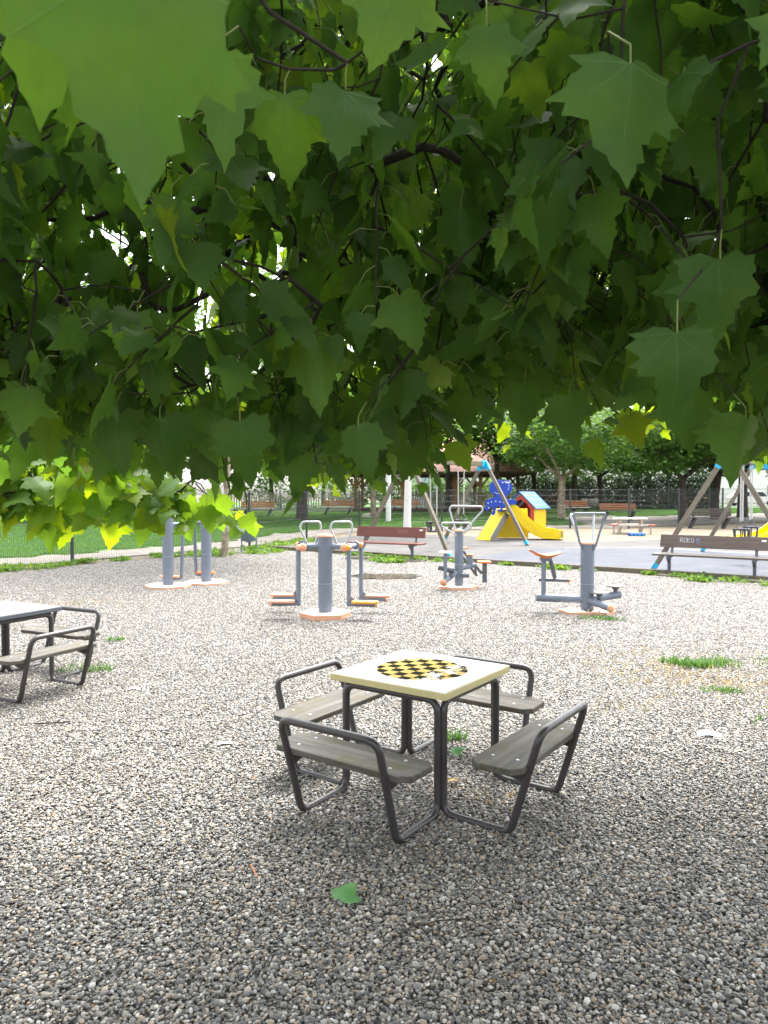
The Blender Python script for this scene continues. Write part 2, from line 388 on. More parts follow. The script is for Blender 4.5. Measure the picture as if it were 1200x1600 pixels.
# kerb
kb = MB(); rr = random.Random(4)
ka, kc = Vector((*K0, 0)), Vector((*K2, 0)); kd = (kc - ka).normalized(); L = (kc - ka).length; s0 = 0
while s0 < L:
    l = min(2.4, L - s0); j = rr.uniform(-.008, .008)
    kb.bar(ka + kd * (s0 + .006) + Vector((0, 0, .035 + j)), ka + kd * (s0 + l - .006) + Vector((0, 0, .035 - j)), .1, .13, 0, .012); s0 += 2.4
k = kb.build('kerb', M['kerb']); k['kind'] = 'structure'

# ------------------------------------------------------------------ scattered stuff: pebbles and grass (instanced tiles)
def scatter(name, pts, rots, coll, mat, nvar, seed=1, label=None):
    me = bpy.data.meshes.new(name); me.from_pydata([tuple(p) for p in pts], [], [])
    a = me.attributes.new('rot', 'FLOAT', 'POINT'); a.data.foreach_set('value', rots)
    rg = random.Random(seed)
    a = me.attributes.new('var', 'INT', 'POINT'); a.data.foreach_set('value', [rg.randrange(nvar) for _ in pts])
    me.materials.append(mat)
    o = bpy.data.objects.new(name, me); COL.objects.link(o); o['kind'] = 'stuff'
    if label: o['label'] = label
    ng = bpy.data.node_groups.new(name, 'GeometryNodeTree')
    ng.interface.new_socket('Geometry', in_out='INPUT', socket_type='NodeSocketGeometry')
    ng.interface.new_socket('Geometry', in_out='OUTPUT', socket_type='NodeSocketGeometry')
    gi, go = ng.nodes.new('NodeGroupInput'), ng.nodes.new('NodeGroupOutput')
    ci = ng.nodes.new('GeometryNodeCollectionInfo'); ci.inputs['Collection'].default_value = coll
    ci.inputs['Separate Children'].default_value = True; ci.inputs['Reset Children'].default_value = True
    ip = ng.nodes.new('GeometryNodeInstanceOnPoints'); ip.inputs['Pick Instance'].default_value = True
    na = ng.nodes.new('GeometryNodeInputNamedAttribute'); na.data_type = 'FLOAT'; na.inputs['Name'].default_value = 'rot'
    nv = ng.nodes.new('GeometryNodeInputNamedAttribute'); nv.data_type = 'INT'; nv.inputs['Name'].default_value = 'var'
    cx = ng.nodes.new('ShaderNodeCombineXYZ'); lk = ng.links.new
    lk(gi.outputs[0], ip.inputs['Points']); lk(ci.outputs[0], ip.inputs['Instance']); lk(nv.outputs['Attribute'], ip.inputs['Instance Index'])
    lk(na.outputs['Attribute'], cx.inputs['Z']); lk(cx.outputs[0], ip.inputs['Rotation']); lk(ip.outputs[0], go.inputs[0])
    md = o.modifiers.new('scatter', 'NODES'); md.node_group = ng; return o

def mesh_np(name, V, Fa, mat, tone=None, uv=None, smooth=True):
    """triangles from numpy; tone per vertex (n,4) colour attribute, uv per vertex"""
    me = bpy.data.meshes.new(name); n, k = len(V), len(Fa)
    me.vertices.add(n); me.vertices.foreach_set('co', np.ascontiguousarray(V, 'f').ravel())
    me.loops.add(k * 3); me.loops.foreach_set('vertex_index', np.ascontiguousarray(Fa, 'i').ravel())
    me.polygons.add(k); me.polygons.foreach_set('loop_start', np.arange(k, dtype='i') * 3)
    me.polygons.foreach_set('use_smooth', np.full(k, smooth))
    if tone is not None:
        a = me.attributes.new('tone', 'FLOAT_COLOR', 'POINT'); a.data.foreach_set('color', np.ascontiguousarray(tone, 'f').ravel())
    if uv is not None:
        u = me.uv_layers.new(name='UVMap'); u.data.foreach_set('uv', np.ascontiguousarray(uv[Fa.ravel()], 'f').ravel())
    me.materials.append(mat); me.update(calc_edges=True); me.validate(); return me

m, t, b = nt('pebble')
at = t.nodes.new('ShaderNodeAttribute'); at.attribute_name = 'tone'
sp = t.nodes.new('ShaderNodeSeparateColor'); t.links.new(at.outputs['Color'], sp.inputs[0])
pc = ramp(t, sp.outputs[0], [(0, (.05, .05, .05)), (.22, (.092, .092, .09)), (.42, (.145, .143, .138)), (.58, (.215, .207, .19)), (.68, (.26, .2, .125)), (.77, (.3, .285, .255)), (.87, (.48, .47, .44)), (.94, (.3, .19, .1)), (1, (.62, .61, .58))])
pc = mixc(t, math_(t, 'MULTIPLY', noise(t, objvec(t), 160, 4, .7), .22), pc, (.07, .068, .064))
geo = t.nodes.new('ShaderNodeNewGeometry')
patch = ramp(t, noise(t, geo.outputs['Position'], .55, 4, .6), [(.42, (0, 0, 0)), (.68, (1, 1, 1))])
pc = mixc(t, math_(t, 'MULTIPLY', patch, .16), pc, (.16, .12, .07))
t.links.new(pc, b.inputs['Base Color']); b.inputs['Roughness'].default_value = .55; M['pebble'] = m

def ico():
    bm = bmesh.new(); bmesh.ops.create_icosphere(bm, subdivisions=2, radius=1)
    V = np.array([v.co[:] for v in bm.verts]); Fa = np.array([[v.index for v in f.verts] for f in bm.faces]); bm.free(); return V, Fa
IV, IF = ico()
TS = .5
pcoll = bpy.data.collections.new('pebble_tiles')
for var in range(4):
    rg = np.random.default_rng(10 + var); n = 2600
    ln = np.clip(rg.lognormal(0, .33, n), .55, 2.3) * .0074
    sx, sy, sz = ln, ln * rg.uniform(.58, .9, n), ln * rg.uniform(.3, .55, n)
    ang = rg.uniform(0, 2 * PI, n); tx = rg.normal(0, .3, n); ty = rg.normal(0, .3, n)
    P = np.stack([rg.uniform(-TS / 2, TS / 2, n), rg.uniform(-TS / 2, TS / 2, n), rg.uniform(-.001, .011, n)], 1)
    bl = IV[None] * (1 + .12 * rg.normal(size=(n, len(IV), 1)) * 0) * np.stack([sx, sy, sz], 1)[:, None, :]
    # superellipse-ish lumps
    bl = bl * (1 + .07 * np.sin(IV[None] @ rg.normal(size=(n, 3, 1)) * 2.2 + rg.uniform(0, 6, (n, 1, 1))))
    c, s_ = np.cos(tx), np.sin(tx); y = bl[..., 1] * c[:, None] - bl[..., 2] * s_[:, None]; z = bl[..., 1] * s_[:, None] + bl[..., 2] * c[:, None]
    bl = np.stack([bl[..., 0], y, z], -1)
    c, s_ = np.cos(ty), np.sin(ty); x = bl[..., 0] * c[:, None] + bl[..., 2] * s_[:, None]; z = -bl[..., 0] * s_[:, None] + bl[..., 2] * c[:, None]
    bl = np.stack([x, bl[..., 1], z], -1)
    c, s_ = np.cos(ang), np.sin(ang); x = bl[..., 0] * c[:, None] - bl[..., 1] * s_[:, None]; y = bl[..., 0] * s_[:, None] + bl[..., 1] * c[:, None]
    bl = np.stack([x, y, bl[..., 2]], -1) + P[:, None, :]
    tone = np.repeat(np.stack([rg.uniform(0, 1, n), rg.uniform(0, 1, n), rg.uniform(0, 1, n), np.ones(n)], 1), len(IV), 0)
    Fa = (IF[None] + (np.arange(n) * len(IV))[:, None, None]).reshape(-1, 3)
    me = mesh_np('pebble_tile', bl.reshape(-1, 3), Fa, M['pebble'], tone)
    pcoll.objects.link(bpy.data.objects.new('pebble_tile', me))
rg = random.Random(3); pts = []; rots = []
for iy in range(int(-3 / TS), int(23.5 / TS)):
    for ix in range(int(-15 / TS), int(15 / TS)):
        x, y = (ix + .5) * TS, (iy + .5) * TS
        if abs(x) > .56 * max(y, 0) + 3.6 or not inpoly(x, y, GRAVEL): continue
        # keep off the kerb
        if (x - K0[0]) * -kd.y + (y - K0[1]) * kd.x > -.33 - .0: continue
        pts.append((x, y, 0)); rots.append(rg.randrange(4) * PI / 2)
scatter('gravel', pts, rots, pcoll, M['pebble'], 4, 5, 'loose grey and tan river pebbles covering the yard')

def blades(rg, n, area, hmin, hmax, w=.004, lean=.5):
    """thin curved grass blades: returns V, F, tone"""
    P = area(n); a = rg.uniform(0, 2 * PI, n); h = rg.uniform(hmin, hmax, n); ln = rg.uniform(.1, lean, n) * h
    dx, dy = np.cos(a), np.sin(a); wx, wy = -dy * w, dx * w
    V = np.zeros((n, 5, 3))
    for k, (th, tl, ww) in enumerate(((0, 0, 1), (0, 0, -1), (.6, .35, .8), (.6, .35, -.8), (1, 1, 0))):
        V[:, k, 0] = P[:, 0] + dx * ln * tl + wx * ww; V[:, k, 1] = P[:, 1] + dy * ln * tl + wy * ww; V[:, k, 2] = P[:, 2] + h * th
    Fa = np.array([[0, 1, 3], [0, 3, 2], [2, 3, 4]])[None] + (np.arange(n) * 5)[:, None, None]
    tone = np.repeat(np.stack([rg.uniform(0, .95, n)] * 2 + [np.zeros(n), np.ones(n)], 1), 5, 0)
    return V.reshape(-1, 3), Fa.reshape(-1, 3), tone
gcoll = bpy.data.collections.new('grass_tiles')
for var in range(3):
    rg = np.random.default_rng(50 + var)
    V, Fa, tone = blades(rg, 1500, lambda n: np.stack([rg.uniform(-.55, .55, n), rg.uniform(-.55, .55, n), np.zeros(n)], 1), .03, .10, .007, .9)
    gcoll.objects.link(bpy.data.objects.new('grass_tile', mesh_np('grass_tile', V, Fa, M['grass'], tone, smooth=False)))
LAWN = pb + [(60, 50), (60, 80), (-60, 80), (-60, 0), (-20, 0)]
NOPE = [[(9, 33.8), (11.5, 33.6), (17, 36.8), (30, 42.5), (40, 48), (40, 56), (24, 47), (15, 42.6), (9.5, 41)],
        [(-30, 33.2), (-10, 36.4), (-3.2, 38.4), (-1.2, 41.5), (-1.0, 48), (-.0, 48), (-.3, 41), (-2.4, 37.9), (-9.5, 35.8), (-30, 32.6)],
        [(0.6, 36.9), (6, 38.9), (14, 44), (14, 43.2), (6.2, 38.2), (.6, 36.2)]]
rg = random.Random(8); pts = []; rots = []
for iy in range(12, 62):
    for ix in range(-34, 36):
        x, y = ix + rg.uniform(-.1, .1), iy + rg.uniform(-.1, .1)
        if abs(x) > .58 * y + 2 or not inpoly(x, y, LAWN) or any(inpoly(x, y, q) for q in NOPE): continue
        pts.append((x, y, gz(y))); rots.append(rg.uniform(0, 6.28))
scatter('grass', pts, rots, gcoll, M['grass'], 3, 9, 'short green lawn grass beyond the wire fence')

# ------------------------------------------------------------------ chess tables with four seats
def wood_plank(mb, c, d, ch, rot=0.0, mi=0):
    """plank with clipped corners, long axis x"""
    x, y = d[0] / 2, d[1] / 2
    poly = [(-x + ch, -y), (x - ch, -y), (x, -y + ch), (x, y - ch), (x - ch, y), (-x + ch, y), (-x, y - ch), (-x, -y + ch)]
    return mb.prism(poly, d[2], Matrix.Translation(Vector(c) - Vector((0, 0, d[2] / 2))) @ Matrix.Rotation(rot, 4, 'Z'), mi, None, .007)

m, t, b = nt('chess_tabletop')
v = objvec(t); sx = t.nodes.new('ShaderNodeSeparateXYZ'); t.links.new(v, sx.inputs[0]); X, Y = sx.outputs[0], sx.outputs[1]
SQ = .07
par = math_(t, 'MODULO', math_(t, 'ADD', math_(t, 'FLOOR', math_(t, 'DIVIDE', math_(t, 'ADD', X, 6 * SQ), SQ)), math_(t, 'FLOOR', math_(t, 'DIVIDE', math_(t, 'ADD', Y, 6 * SQ), SQ))), 2.0)
par = math_(t, 'GREATER_THAN', math_(t, 'ABSOLUTE', par), .5)
inb = math_(t, 'LESS_THAN', math_(t, 'MAXIMUM', math_(t, 'ABSOLUTE', X), math_(t, 'ABSOLUTE', Y)), 5 * SQ)
n1 = noise(t, v, 22, 6, .7); n2 = noise(t, v, 15, 8, .8)
rad = math_(t, 'ADD', math_(t, 'SQRT', math_(t, 'ADD', math_(t, 'MULTIPLY', X, X), math_(t, 'MULTIPLY', Y, Y))), math_(t, 'MULTIPLY', math_(t, 'SUBTRACT', n1, .5), .02))
disc = math_(t, 'LESS_THAN', rad, .272)
scr = math_(t, 'SUBTRACT', math_(t, 'MULTIPLY', math_(t, 'SUBTRACT', n2, .5), 2.2), math_(t, 'MULTIPLY', math_(t, 'ABSOLUTE', math_(t, 'ADD', Y, .16)), 3.2))
scr = math_(t, 'MULTIPLY', math_(t, 'GREATER_THAN', scr, -.07), 1.0)
whitec = mixc(t, math_(t, 'MULTIPLY', n1, .4), (.7, .7, .67), (.52, .52, .5))
fade = mixc(t, math_(t, 'MULTIPLY', math_(t, 'LESS_THAN', Y, -.1), .7), mixc(t, par, (.68, .68, .66), (.36, .375, .4)), whitec)
board = mixc(t, par, (.42, .31, .11), (.018, .021, .015))
board = mixc(t, math_(t, 'MULTIPLY', n1, .12), board, (.1, .085, .05))
inner = mixc(t, scr, board, whitec)
col = mixc(t, inb, whitec, mixc(t, disc, fade, inner))
t.links.new(col, b.inputs['Base Color']); b.inputs['Roughness'].default_value = .8; b.inputs['Specular IOR Level'].default_value = .0
bump(t, b, n1, .08, .002); M['chess_top'] = m
M['grey_top'] = paint('worn_grey_tabletop', (.2, .196, .186), .7, (.25, .17, .11), .3, 5)

def chess_set(label, loc, rz, top_mat, edge_mat):
    root = thing('chess_table', label, 'chess table', loc, rz)
    S, ZT, a, r = .783, .690, .335, .0205
    tt = MB().box((0, 0, ZT - .021), (S, S, .038), None, 0, .004); o = tt.build('tabletop', edge_mat, root)
    ts = MB().box((0, 0, ZT - .0005), (S - .012, S - .012, .003)); ts.build('board_surface', top_mat, o)
    for k in range(4):
        m = Matrix.Rotation(k * PI / 2, 4, 'Z'); b_ = a - .023; L = .395; zt = ZT - .043 - r
        path = [(-b_, -a, zt), (b_, -a, zt), (b_, -a, .012), (b_ + .0, -a - L, .012), (b_ + .005, -a - L - .165, .56), (-b_ - .005, -a - L - .165, .56), (-b_, -a - L, .012), (-b_, -a, .012)]
        pp = fillet(path, .075, 7, True)
        MB().tube([m @ p for p in pp], r, 12, closed=True).build('tube_frame', M['steel_dark'], root)
        # the plank keeps its own frame so the grain runs along it
        pl = MB(); wood_plank(pl, (0, 0, 0), (.89, .285, .034), .05)
        for sx_ in (-.3, .3):
            for sy in (-.07, .07): pl.lathe((sx_, sy, .0165), [(.011, 0), (.010, .003), (.004, .005)], 8, 1)
        po = pl.build('seat_plank', [M['grey_wood'] if k in (0, 3) else M['grey_wood_b'], M['steel_light']], root)
        po.location = m @ Vector((random.Random(k).uniform(-.01, .01), -a - L + .04, .368)); po.rotation_euler = (R(-1.5), 0, k * PI / 2)
        for sgn in (-1, 1):
            br = MB(); x = sgn * (b_ + .002)
            br.prism([(0, 0), (.2, 0), (.2, -.02), (.05, -.055), (0, -.055)], .012,
                     m @ Matrix.Translation((x - .006, -a - L - .098, .349)) @ Matrix(((0, 0, 1, 0), (1, 0, 0, 0), (0, 1, 0, 0), (0, 0, 0, 1))))
            br.build('seat_bracket', M['steel_dark'], root)
    return root
TH = R(54.757)
chess_set('white chess table with worn yellow and black board, four grey plank seats around it', (.228, 4.387, 0), TH, M['chess_top'], M['cream'])
chess_set('grey topped games table with two plank seats showing, cut by the left edge', (-3.515, 6.64, 0), R(-27), M['grey_top'], M['steel_grey_dark'])

# ------------------------------------------------------------------ outdoor gym machines
def gon(n, r, ph=0.0, sq=(1, 1)): return [(r * math.cos(2 * PI * k / n + ph) * sq[0], r * math.sin(2 * PI * k / n + ph) * sq[1]) for k in range(n)]
def base_plate(root, r, n=6, ph=0.0, h=.06, sq=(1, 1), loc=(0, 0, 0), tilt=None):
    mb = MB(); mb.prism(gon(n, r, ph, sq), h, (tilt or Matrix.Identity(4)), 0, 1, .008)
    o = mb.build('base_plate', [M['orange_pale'], M['orange_bleached']], root, loc)
    for k in range(6):
        a = k * PI / 3 + .4; MB().lathe((r * .62 * math.cos(a) * sq[0], r * .62 * math.sin(a) * sq[1], h), [(.018, 0), (.016, .012), (.005, .018)], 8).build('bolt_cap', M['orange_pale'], o)
    return o
def post(root, r, h, z0=.03):
    MB().cyl((0, 0, z0), (0, 0, h), r, n=28).build('post', M['steel_grey'], root)
    MB().tube([(0, 0, h * .42), (0, 0, h * .42 + .006)], r + .0025, 28).build('post_seam', M['steel_light'], root)
    MB().lathe((0, 0, h), [(r + .012, 0), (r + .012, .02), (r * .85, .038), (r * .3, .048)], 28).build('post_cap', M['orange_pale'], root)
def hoop(root, pts, r=.017, mat='steel_light', name='handle_hoop', bend=.06):
    MB().tube(fillet(pts, bend, 6), r, 10).build(name, M[mat], root)
def pedal(parent, c, l, w, mat, yaw=0.0):
    m = Matrix.Translation(c) @ Matrix.Rotation(yaw, 4, 'Z')
    pr = [(l / 2 * math.copysign(abs(math.cos(a)) ** .7, math.cos(a)), w / 2 * math.copysign(abs(math.sin(a)) ** .7, math.sin(a))) for a in [2 * PI * k / 24 for k in range(24)]]
    return MB().prism(pr, .035, m, 0, None, .01).build('pedal', mat, parent)

def air_walker(label, loc, rz, sides=(-1, 1), h=1.13, plate=(.36, 6, .25, .08), handle=True, swing=(0, 0), spread=.36):
    root = thing('air_walker', label, 'exercise machine', loc, rz, 'outdoor gym machines on the gravel')
    base_plate(root, *plate); post(root, .1, h)
    za = h - .14
    xs = [s_ * .29 for s_ in sides]
    MB().tube([(min(xs + [0]), 0, za), (max(xs + [0]), 0, za)], .042, 14).build('cross_beam', M['steel_grey'], root)
    for i, s_ in enumerate(sides):
        x = s_ * .29
        ax = MB(); ax.tube([(x, -.16, za), (x + s_ * .12, .42, za)], .036, 14)
        d = Vector((s_ * .12, .58, 0)).normalized()
        for f in (.12, .8):
            p = Vector((x, -.16, za)).lerp(Vector((x + s_ * .12, .42, za)), f); ax.tube([p, p + d * .05], .06, 18)
        axo = ax.build('axle', M['steel_grey'], root)
        p = Vector((x, -.16, za)); MB().lathe(p, [(.058, 0), (.056, .02), (.035, .035), (.01, .04)], 18, 0, -d).build('end_cap', M['orange_pale'], axo)
        for j, f in enumerate((.0, 1.0)):
            top = Vector((x, -.16, za)).lerp(Vector((x + s_ * .12, .42, za)), f) + d * (.02 if j == 0 else -.02) + Vector((s_ * .055, 0, 0))
            ang = swing[i] * (1 if j else -1)
            bot = top + Vector((s_ * math.sin(ang) * .78, 0, -.78 * math.cos(ang)))
            am = MB(); am.tube([top, bot], .03, 12); am.tube([top - d * .05, top + d * .04], .034, 12)
            foot = bot + Vector((s_ * .36, -.02, -.01)); am.bar(bot + Vector((-s_ * .03, 0, 0)), foot, .05, .05, 0, .006)
            am.prism([(0, 0), (.1, 0), (0, .1)], .012, Matrix.Translation(bot + Vector((s_ * .02, -.006, .02))) @ Matrix(((s_, 0, 0, 0), (0, 0, 1, 0), (0, 1, 0, 0), (0, 0, 0, 1))))
            ao = am.build('swing_arm', M['steel_grey'], root)
            pm = M['amber'] if (s_ > 0 and j == 0) else M['orange_pale']
            pedal(ao, bot + Vector((s_ * .23, -.02 + (.05 if j else -.05), .022)), .38, .16, pm)
            MB().lathe(foot + Vector((0, 0, 0)), [(.034, 0), (.03, .03), (.01, .035)], 12, 0, (s_, 0, 0)).build('end_cap', M['orange_pale'], ao)
            MB().lathe(top - d * .05, [(.042, 0), (.04, .015), (.02, .028)], 14, 0, -d).build('end_cap', M['amber'] if s_ > 0 else M['orange_pale'], ao)
        if handle:
            c = Vector((s_ * .21, .02, za)); tl, tr_ = (-.14, .15) if s_ > 0 else (-.15, .13)
            hoop(root, [c + Vector((-.03, 0, 0)), c + Vector((tl, 0, .26)), c + Vector((tl + .03, .02, .345)), c + Vector((tr_, .05, .345)), c + Vector((tr_ + .01, .05, .25)), c + Vector((.05, 0, 0))], .015)
    return root
air_walker('double air walker with orange pedals both sides, alone in front of the red bench', (-.82, 10.25, 0), R(-4), (-1, 1), 1.13)
# rear pair at the left
def rear_walker(label, loc, rz, h, tall_plate):
    root = thing('air_walker', label, 'exercise machine', loc, rz, 'outdoor gym machines on the gravel')
    base_plate(root, .42, 8, .2, .05 if not tall_plate else .045)
    if tall_plate:
        MB().lathe((0, 0, -.0), [(.36, -.02), (.37, .0)], 24).build('plate_foot', M['sand'], root)
    post(root, .098, h, .02); za = h - .2
    s_ = -1 if tall_plate else 1
    MB().tube([(0, 0, za), (s_ * .25, .22, za)], .045, 14).build('cross_beam', M['steel_grey'], root)
    for j in (0,):
        top = Vector((s_ * (.25 + .02 * j), .1 + .42 * j, za)); bot = top + Vector((s_ * -.03, 0, -1.0))
        am = MB(); am.tube([top, bot], .032, 12); foot = bot + Vector((-s_ * .34, -.05, 0)); am.bar(bot, foot, .05, .045, 0, .006)
        ao = am.build('swing_arm', M['steel_grey'], root)
        pedal(ao, bot + Vector((-s_ * .2, -.06, .03)), .36, .16, M['orange'] if tall_plate else M['orange_pale'])
        MB().lathe(top, [(.05, 0), (.045, .02), (.02, .04)], 14, 0, (0, -1, 0)).build('end_cap', M['amber'], ao)
    hoop(root, [(-.1, 0, h - .06), (-.3, .05, h + .04), (-.36, .06, h + .1)], .017); hoop(root, [(.1, 0, h - .06), (.3, .05, h + .0), (.42, .06, h + .12)], .017)
    return root
rear_walker('tall blue grey gym post on white round plate, left one of the rear pair', (-3.97, 13.5, 0), 0, 1.35, False)
rear_walker('tall blue grey gym post on raised orange edged plate, right of the rear pair', (-3.4, 14.05, 0), 0, 1.36, True)

def rider():
    root = thing('rider_machine', 'grey gym post with orange saddle seat and steel foot discs', 'exercise machine', (2.95, 10.65, 0), 0, 'outdoor gym machines on the gravel')
    t1 = Matrix.Translation((-.12, -.02, .0)); base_plate(root, .27, 5, .3, .055, (1, .9), (-.16, -.06, -.005)); base_plate(root, .26, 5, 1.2, .05, (1, .9), (.13, -.09, .0))
    post(root, .097, 1.0)
    zt = .19
    sp_ = MB(); sp_.tube([(0, 0, zt), (-.74, .02, zt + .03)], .058, 16).build('floor_tube', M['steel_grey'], root)
    MB().tube([(0, 0, zt), (.53, .18, zt + .05)], .056, 16).build('floor_tube', M['steel_grey'], root)
    ft = MB().tube([(0, -.03, zt), (.21, -.42, .13)], .052, 16).build('floor_tube', M['steel_grey'], root)
    MB().lathe((.21, -.42, .13), [(.062, 0), (.06, .02), (.035, .035), (.01, .04)], 18, 0, Vector((.21, -.39, -.06))).build('end_cap', M['orange_pale'], ft)
    sx_ = -.63
    st = MB(); st.tube([(sx_, .02, zt + .04), (sx_, .02, .76)], .033, 14); st.box((sx_ + .03, .02, .79), (.16, .1, .08), None, 0, .01); st.build('seat_post', M['steel_grey'], root)
    st = MB(); st.bar((sx_ + .09, .04, .8), (sx_ + .17, .04, .5), .06, .05, 0, .006); st.tube([(sx_ - .06, .06, .475), (sx_ + .36, .02, .465)], .024, 12)
    fo = st.build('foot_bar', M['steel_grey_dark'], root)
    MB().cyl((sx_ + .36, .02, .465), (sx_ + .385, .018, .464), .03, n=14).build('end_cap', M['orange'], fo)
    # saddle: swept curved shell
    V = []; Fs = []; nu, nv_ = 14, 8
    for sgn in (0, 1):
        for i in range(nu + 1):
            u = -1 + 2 * i / nu
            for j in range(nv_ + 1):
                w = -1 + 2 * j / nv_; hw = .15 * (1 - .25 * abs(u) ** 2)
                z = .83 + .07 * abs(u) ** 1.5 + (-.02 if u > 0 else 0.012) * abs(u) - (.012 + .03 * (1 - abs(u) ** 2)) * sgn * (1 - abs(w) ** 4 * .9) + .012 * w * w
                V.append((sx_ + .02 + u * .235, .02 + w * hw, z))
    K = (nu + 1) * (nv_ + 1)
    for i in range(nu):
        for j in range(nv_):
            q = [i * (nv_ + 1) + j, (i + 1) * (nv_ + 1) + j, (i + 1) * (nv_ + 1) + j + 1, i * (nv_ + 1) + j + 1]
            Fs.append(q); Fs.append([K + x for x in q[::-1]])
    MB().add(V, Fs, 0, True).build('saddle', M['orange'], root)
    for (x, y, h) in ((.14, -.12, .3), (.46, .16, .36)):
        f = MB(); f.tube([(x, y, zt), (x, y, h)], .03, 12); f.box((x, y, h - .02), (.09, .06, .03), None, 0, .004); fo = f.build('foot_post', M['steel_grey_dark'], root)
        MB().lathe((x, y, h), [(.125, 0), (.13, .006), (.13, .014), (.02, .018)], 24).build('foot_disc', M['grey_board'], fo)
    hoop(root, [(-.085, -.05, .93), (-.14, -.07, 1.05), (-.235, -.12, 1.43), (-.22, -.12, 1.445), (.21, -.12, 1.445), (.215, -.12, 1.43), (.1, -.08, 1.0), (.06, -.08, .91)], .017, 'steel_grey')
    hoop(root, [(-.06, .06, .95), (-.2, .2, 1.4), (-.19, .22, 1.42), (.15, .25, 1.42), (.16, .24, 1.4), (.08, .05, .95)], .017, 'steel_light')
    return root
rider()
def multi():
    root = thing('multi_gym_machine', 'grey gym post with two triangular handles, orange stool seats and slanted bars', 'exercise machine', (1.36, 13.32, 0), 0, 'outdoor gym machines on the gravel')
    base_plate(root, .36, 6, .1, .06, (1, .8), (-.02, -.05, 0)); post(root, .08, 1.04)
    MB().tube([(0, 0, .33), (-.3, -.26, .14)], .042, 14).build('floor_tube', M['steel_grey'], root)
    MB().lathe((-.3, -.26, .14), [(.07, 0), (.066, .02), (.04, .036), (.01, .04)], 18, 0, (-.6, -.7, -.35)).build('end_cap', M['orange_pale'], root)
    MB().tube([(0, 0, .36), (.3, .12, .42)], .045, 14).build('floor_tube', M['steel_grey'], root)
    s_ = MB().tube([(-.26, -.15, .18), (-.26, -.15, .66)], .034, 14).build('stool_post', M['steel_grey'], root)
    MB().lathe((-.26, -.15, .66), [(.12, 0), (.125, .015), (.1, .03)], 24).build('stool_seat', M['orange_bleached'], s_)
    f = MB(); f.tube([(-.38, -.1, .4), (-.26, -.12, .37), (-.1, -.1, .33)], .05, 12); f.tube([(-.16, -.16, .2), (-.16, -.16, .3)], .04, 10); f.build('foot_roller', M['steel_grey_dark'], root)
    MB().tube([(.03, -.14, .26), (.16, -.12, .25)], .045, 12).build('foot_roller', M['steel_grey_dark'], root)
    bx = MB().box((.2, .1, .5), (.11, .1, .18), None, 0, .008).build('joint_box', M['steel_grey'], root)
    MB().box((.2, .1, .605), (.125, .115, .025), None, 0, .006).build('end_cap', M['orange'], bx)
    f = MB(); f.tube([(.05, .15, .72), (.43, .1, .26)], .026, 12); f.tube([(.05, .28, .62), (.36, .26, .2)], .026, 12); f.tube([(.3, .1, .42), (.34, .26, .22)], .02, 10); f.build('slanted_bars', M['steel_grey_dark'], root)
    s_ = MB().box((.48, .1, .28), (.08, .07, .36), None, 0, .008).build('stool_post', M['steel_grey_dark'], root)
    MB().box((.47, .1, .475), (.25, .2, .035), None, 0, .014).build('stool_seat', M['orange'], s_)
    MB().box((.12, .3, .72), (.14, .12, .03), None, 0, .01).build('stool_seat', M['orange'], root)
    hoop(root, [(-.03, 0, .95), (-.17, .03, 1.42), (-.15, .04, 1.5), (.42, .06, 1.49), (.44, .06, 1.42), (.05, 0, 1.0)], .016)
    hoop(root, [(-.05, -.07, .97), (-.34, -.2, 1.15), (-.33, -.2, 1.2), (.18, -.2, 1.2), (.2, -.2, 1.13), (.04, -.07, .98)], .016)
    return root
multi()

# ------------------------------------------------------------------ benches on the gravel edge
def yard_bench(label, a, b, back, seat, graffiti=None):
    a, b = Vector(a), Vector(b); d = b - a; L = d.length; rz = math.atan2(d.y, d.x)
    root = thing('plank_bench', label, 'bench', ((a.x + b.x) / 2, (a.y + b.y) / 2, 0), rz, 'plank benches along the kerb')
    W = L + .5
    for s_ in (-1, 1):
        x = s_ * L / 2; f = MB()
        f.box((x, 0, .2), (.06, .07, .42), None, 0, .004); f.box((x, .02, .385), (.05, .42, .05), None, 0, .004)
        f.prism([(0, 0), (.12, 0), (0, -.1)], .05, Matrix.Translation((x - .025, -.035, .36)) @ Matrix(((0, 0, 1, 0), (-1, 0, 0, 0), (0, 1, 0, 0), (0, 0, 0, 1))))
        f.bar((x, .2, .38), (x, .33, .84), .055, .012, 0, .003, (0, -1, .3)); f.build('leg', M['steel_grey_dark'], root)
    p = MB(); p.box((0, -.09, .43), (W + .12, .2, .04), None, 0, .006); o = p.build('seat', seat, root)
    p = MB(); p.box((0, .13, .435), (W + .12, .17, .04), Matrix.Rotation(R(4), 3, 'X'), 0, .006); p.build('seat', seat, root)
    p = MB(); p.box((0, 0, 0), (W, .04, .27), None, 0, .006); o = p.build('backrest', back, root); o.location = (0, .27, .705); o.rotation_euler = (R(-14), 0, 0)
    g = MB(); g.box((W / 2 - .12, -.0225, .06), (.09, .003, .035)); g.build('label_plate', M['white'], o)
    if graffiti:
        for (poly, mat) in graffiti:
            MB().tube([(x - W / 2, -.0205, z) for x, z in poly], .0055, 5, smooth=False).build('graffiti', mat, o)
    return root
gw = paint('white_chalk_graffiti', (.62, .62, .64), .8, (.35, .3, .3), .4, 30); gb = paint('blue_graffiti', (.2, .32, .62), .8, (.3, .35, .5), .3, 30)
gr_ = paint('faint_graffiti', (.35, .2, .17), .8)
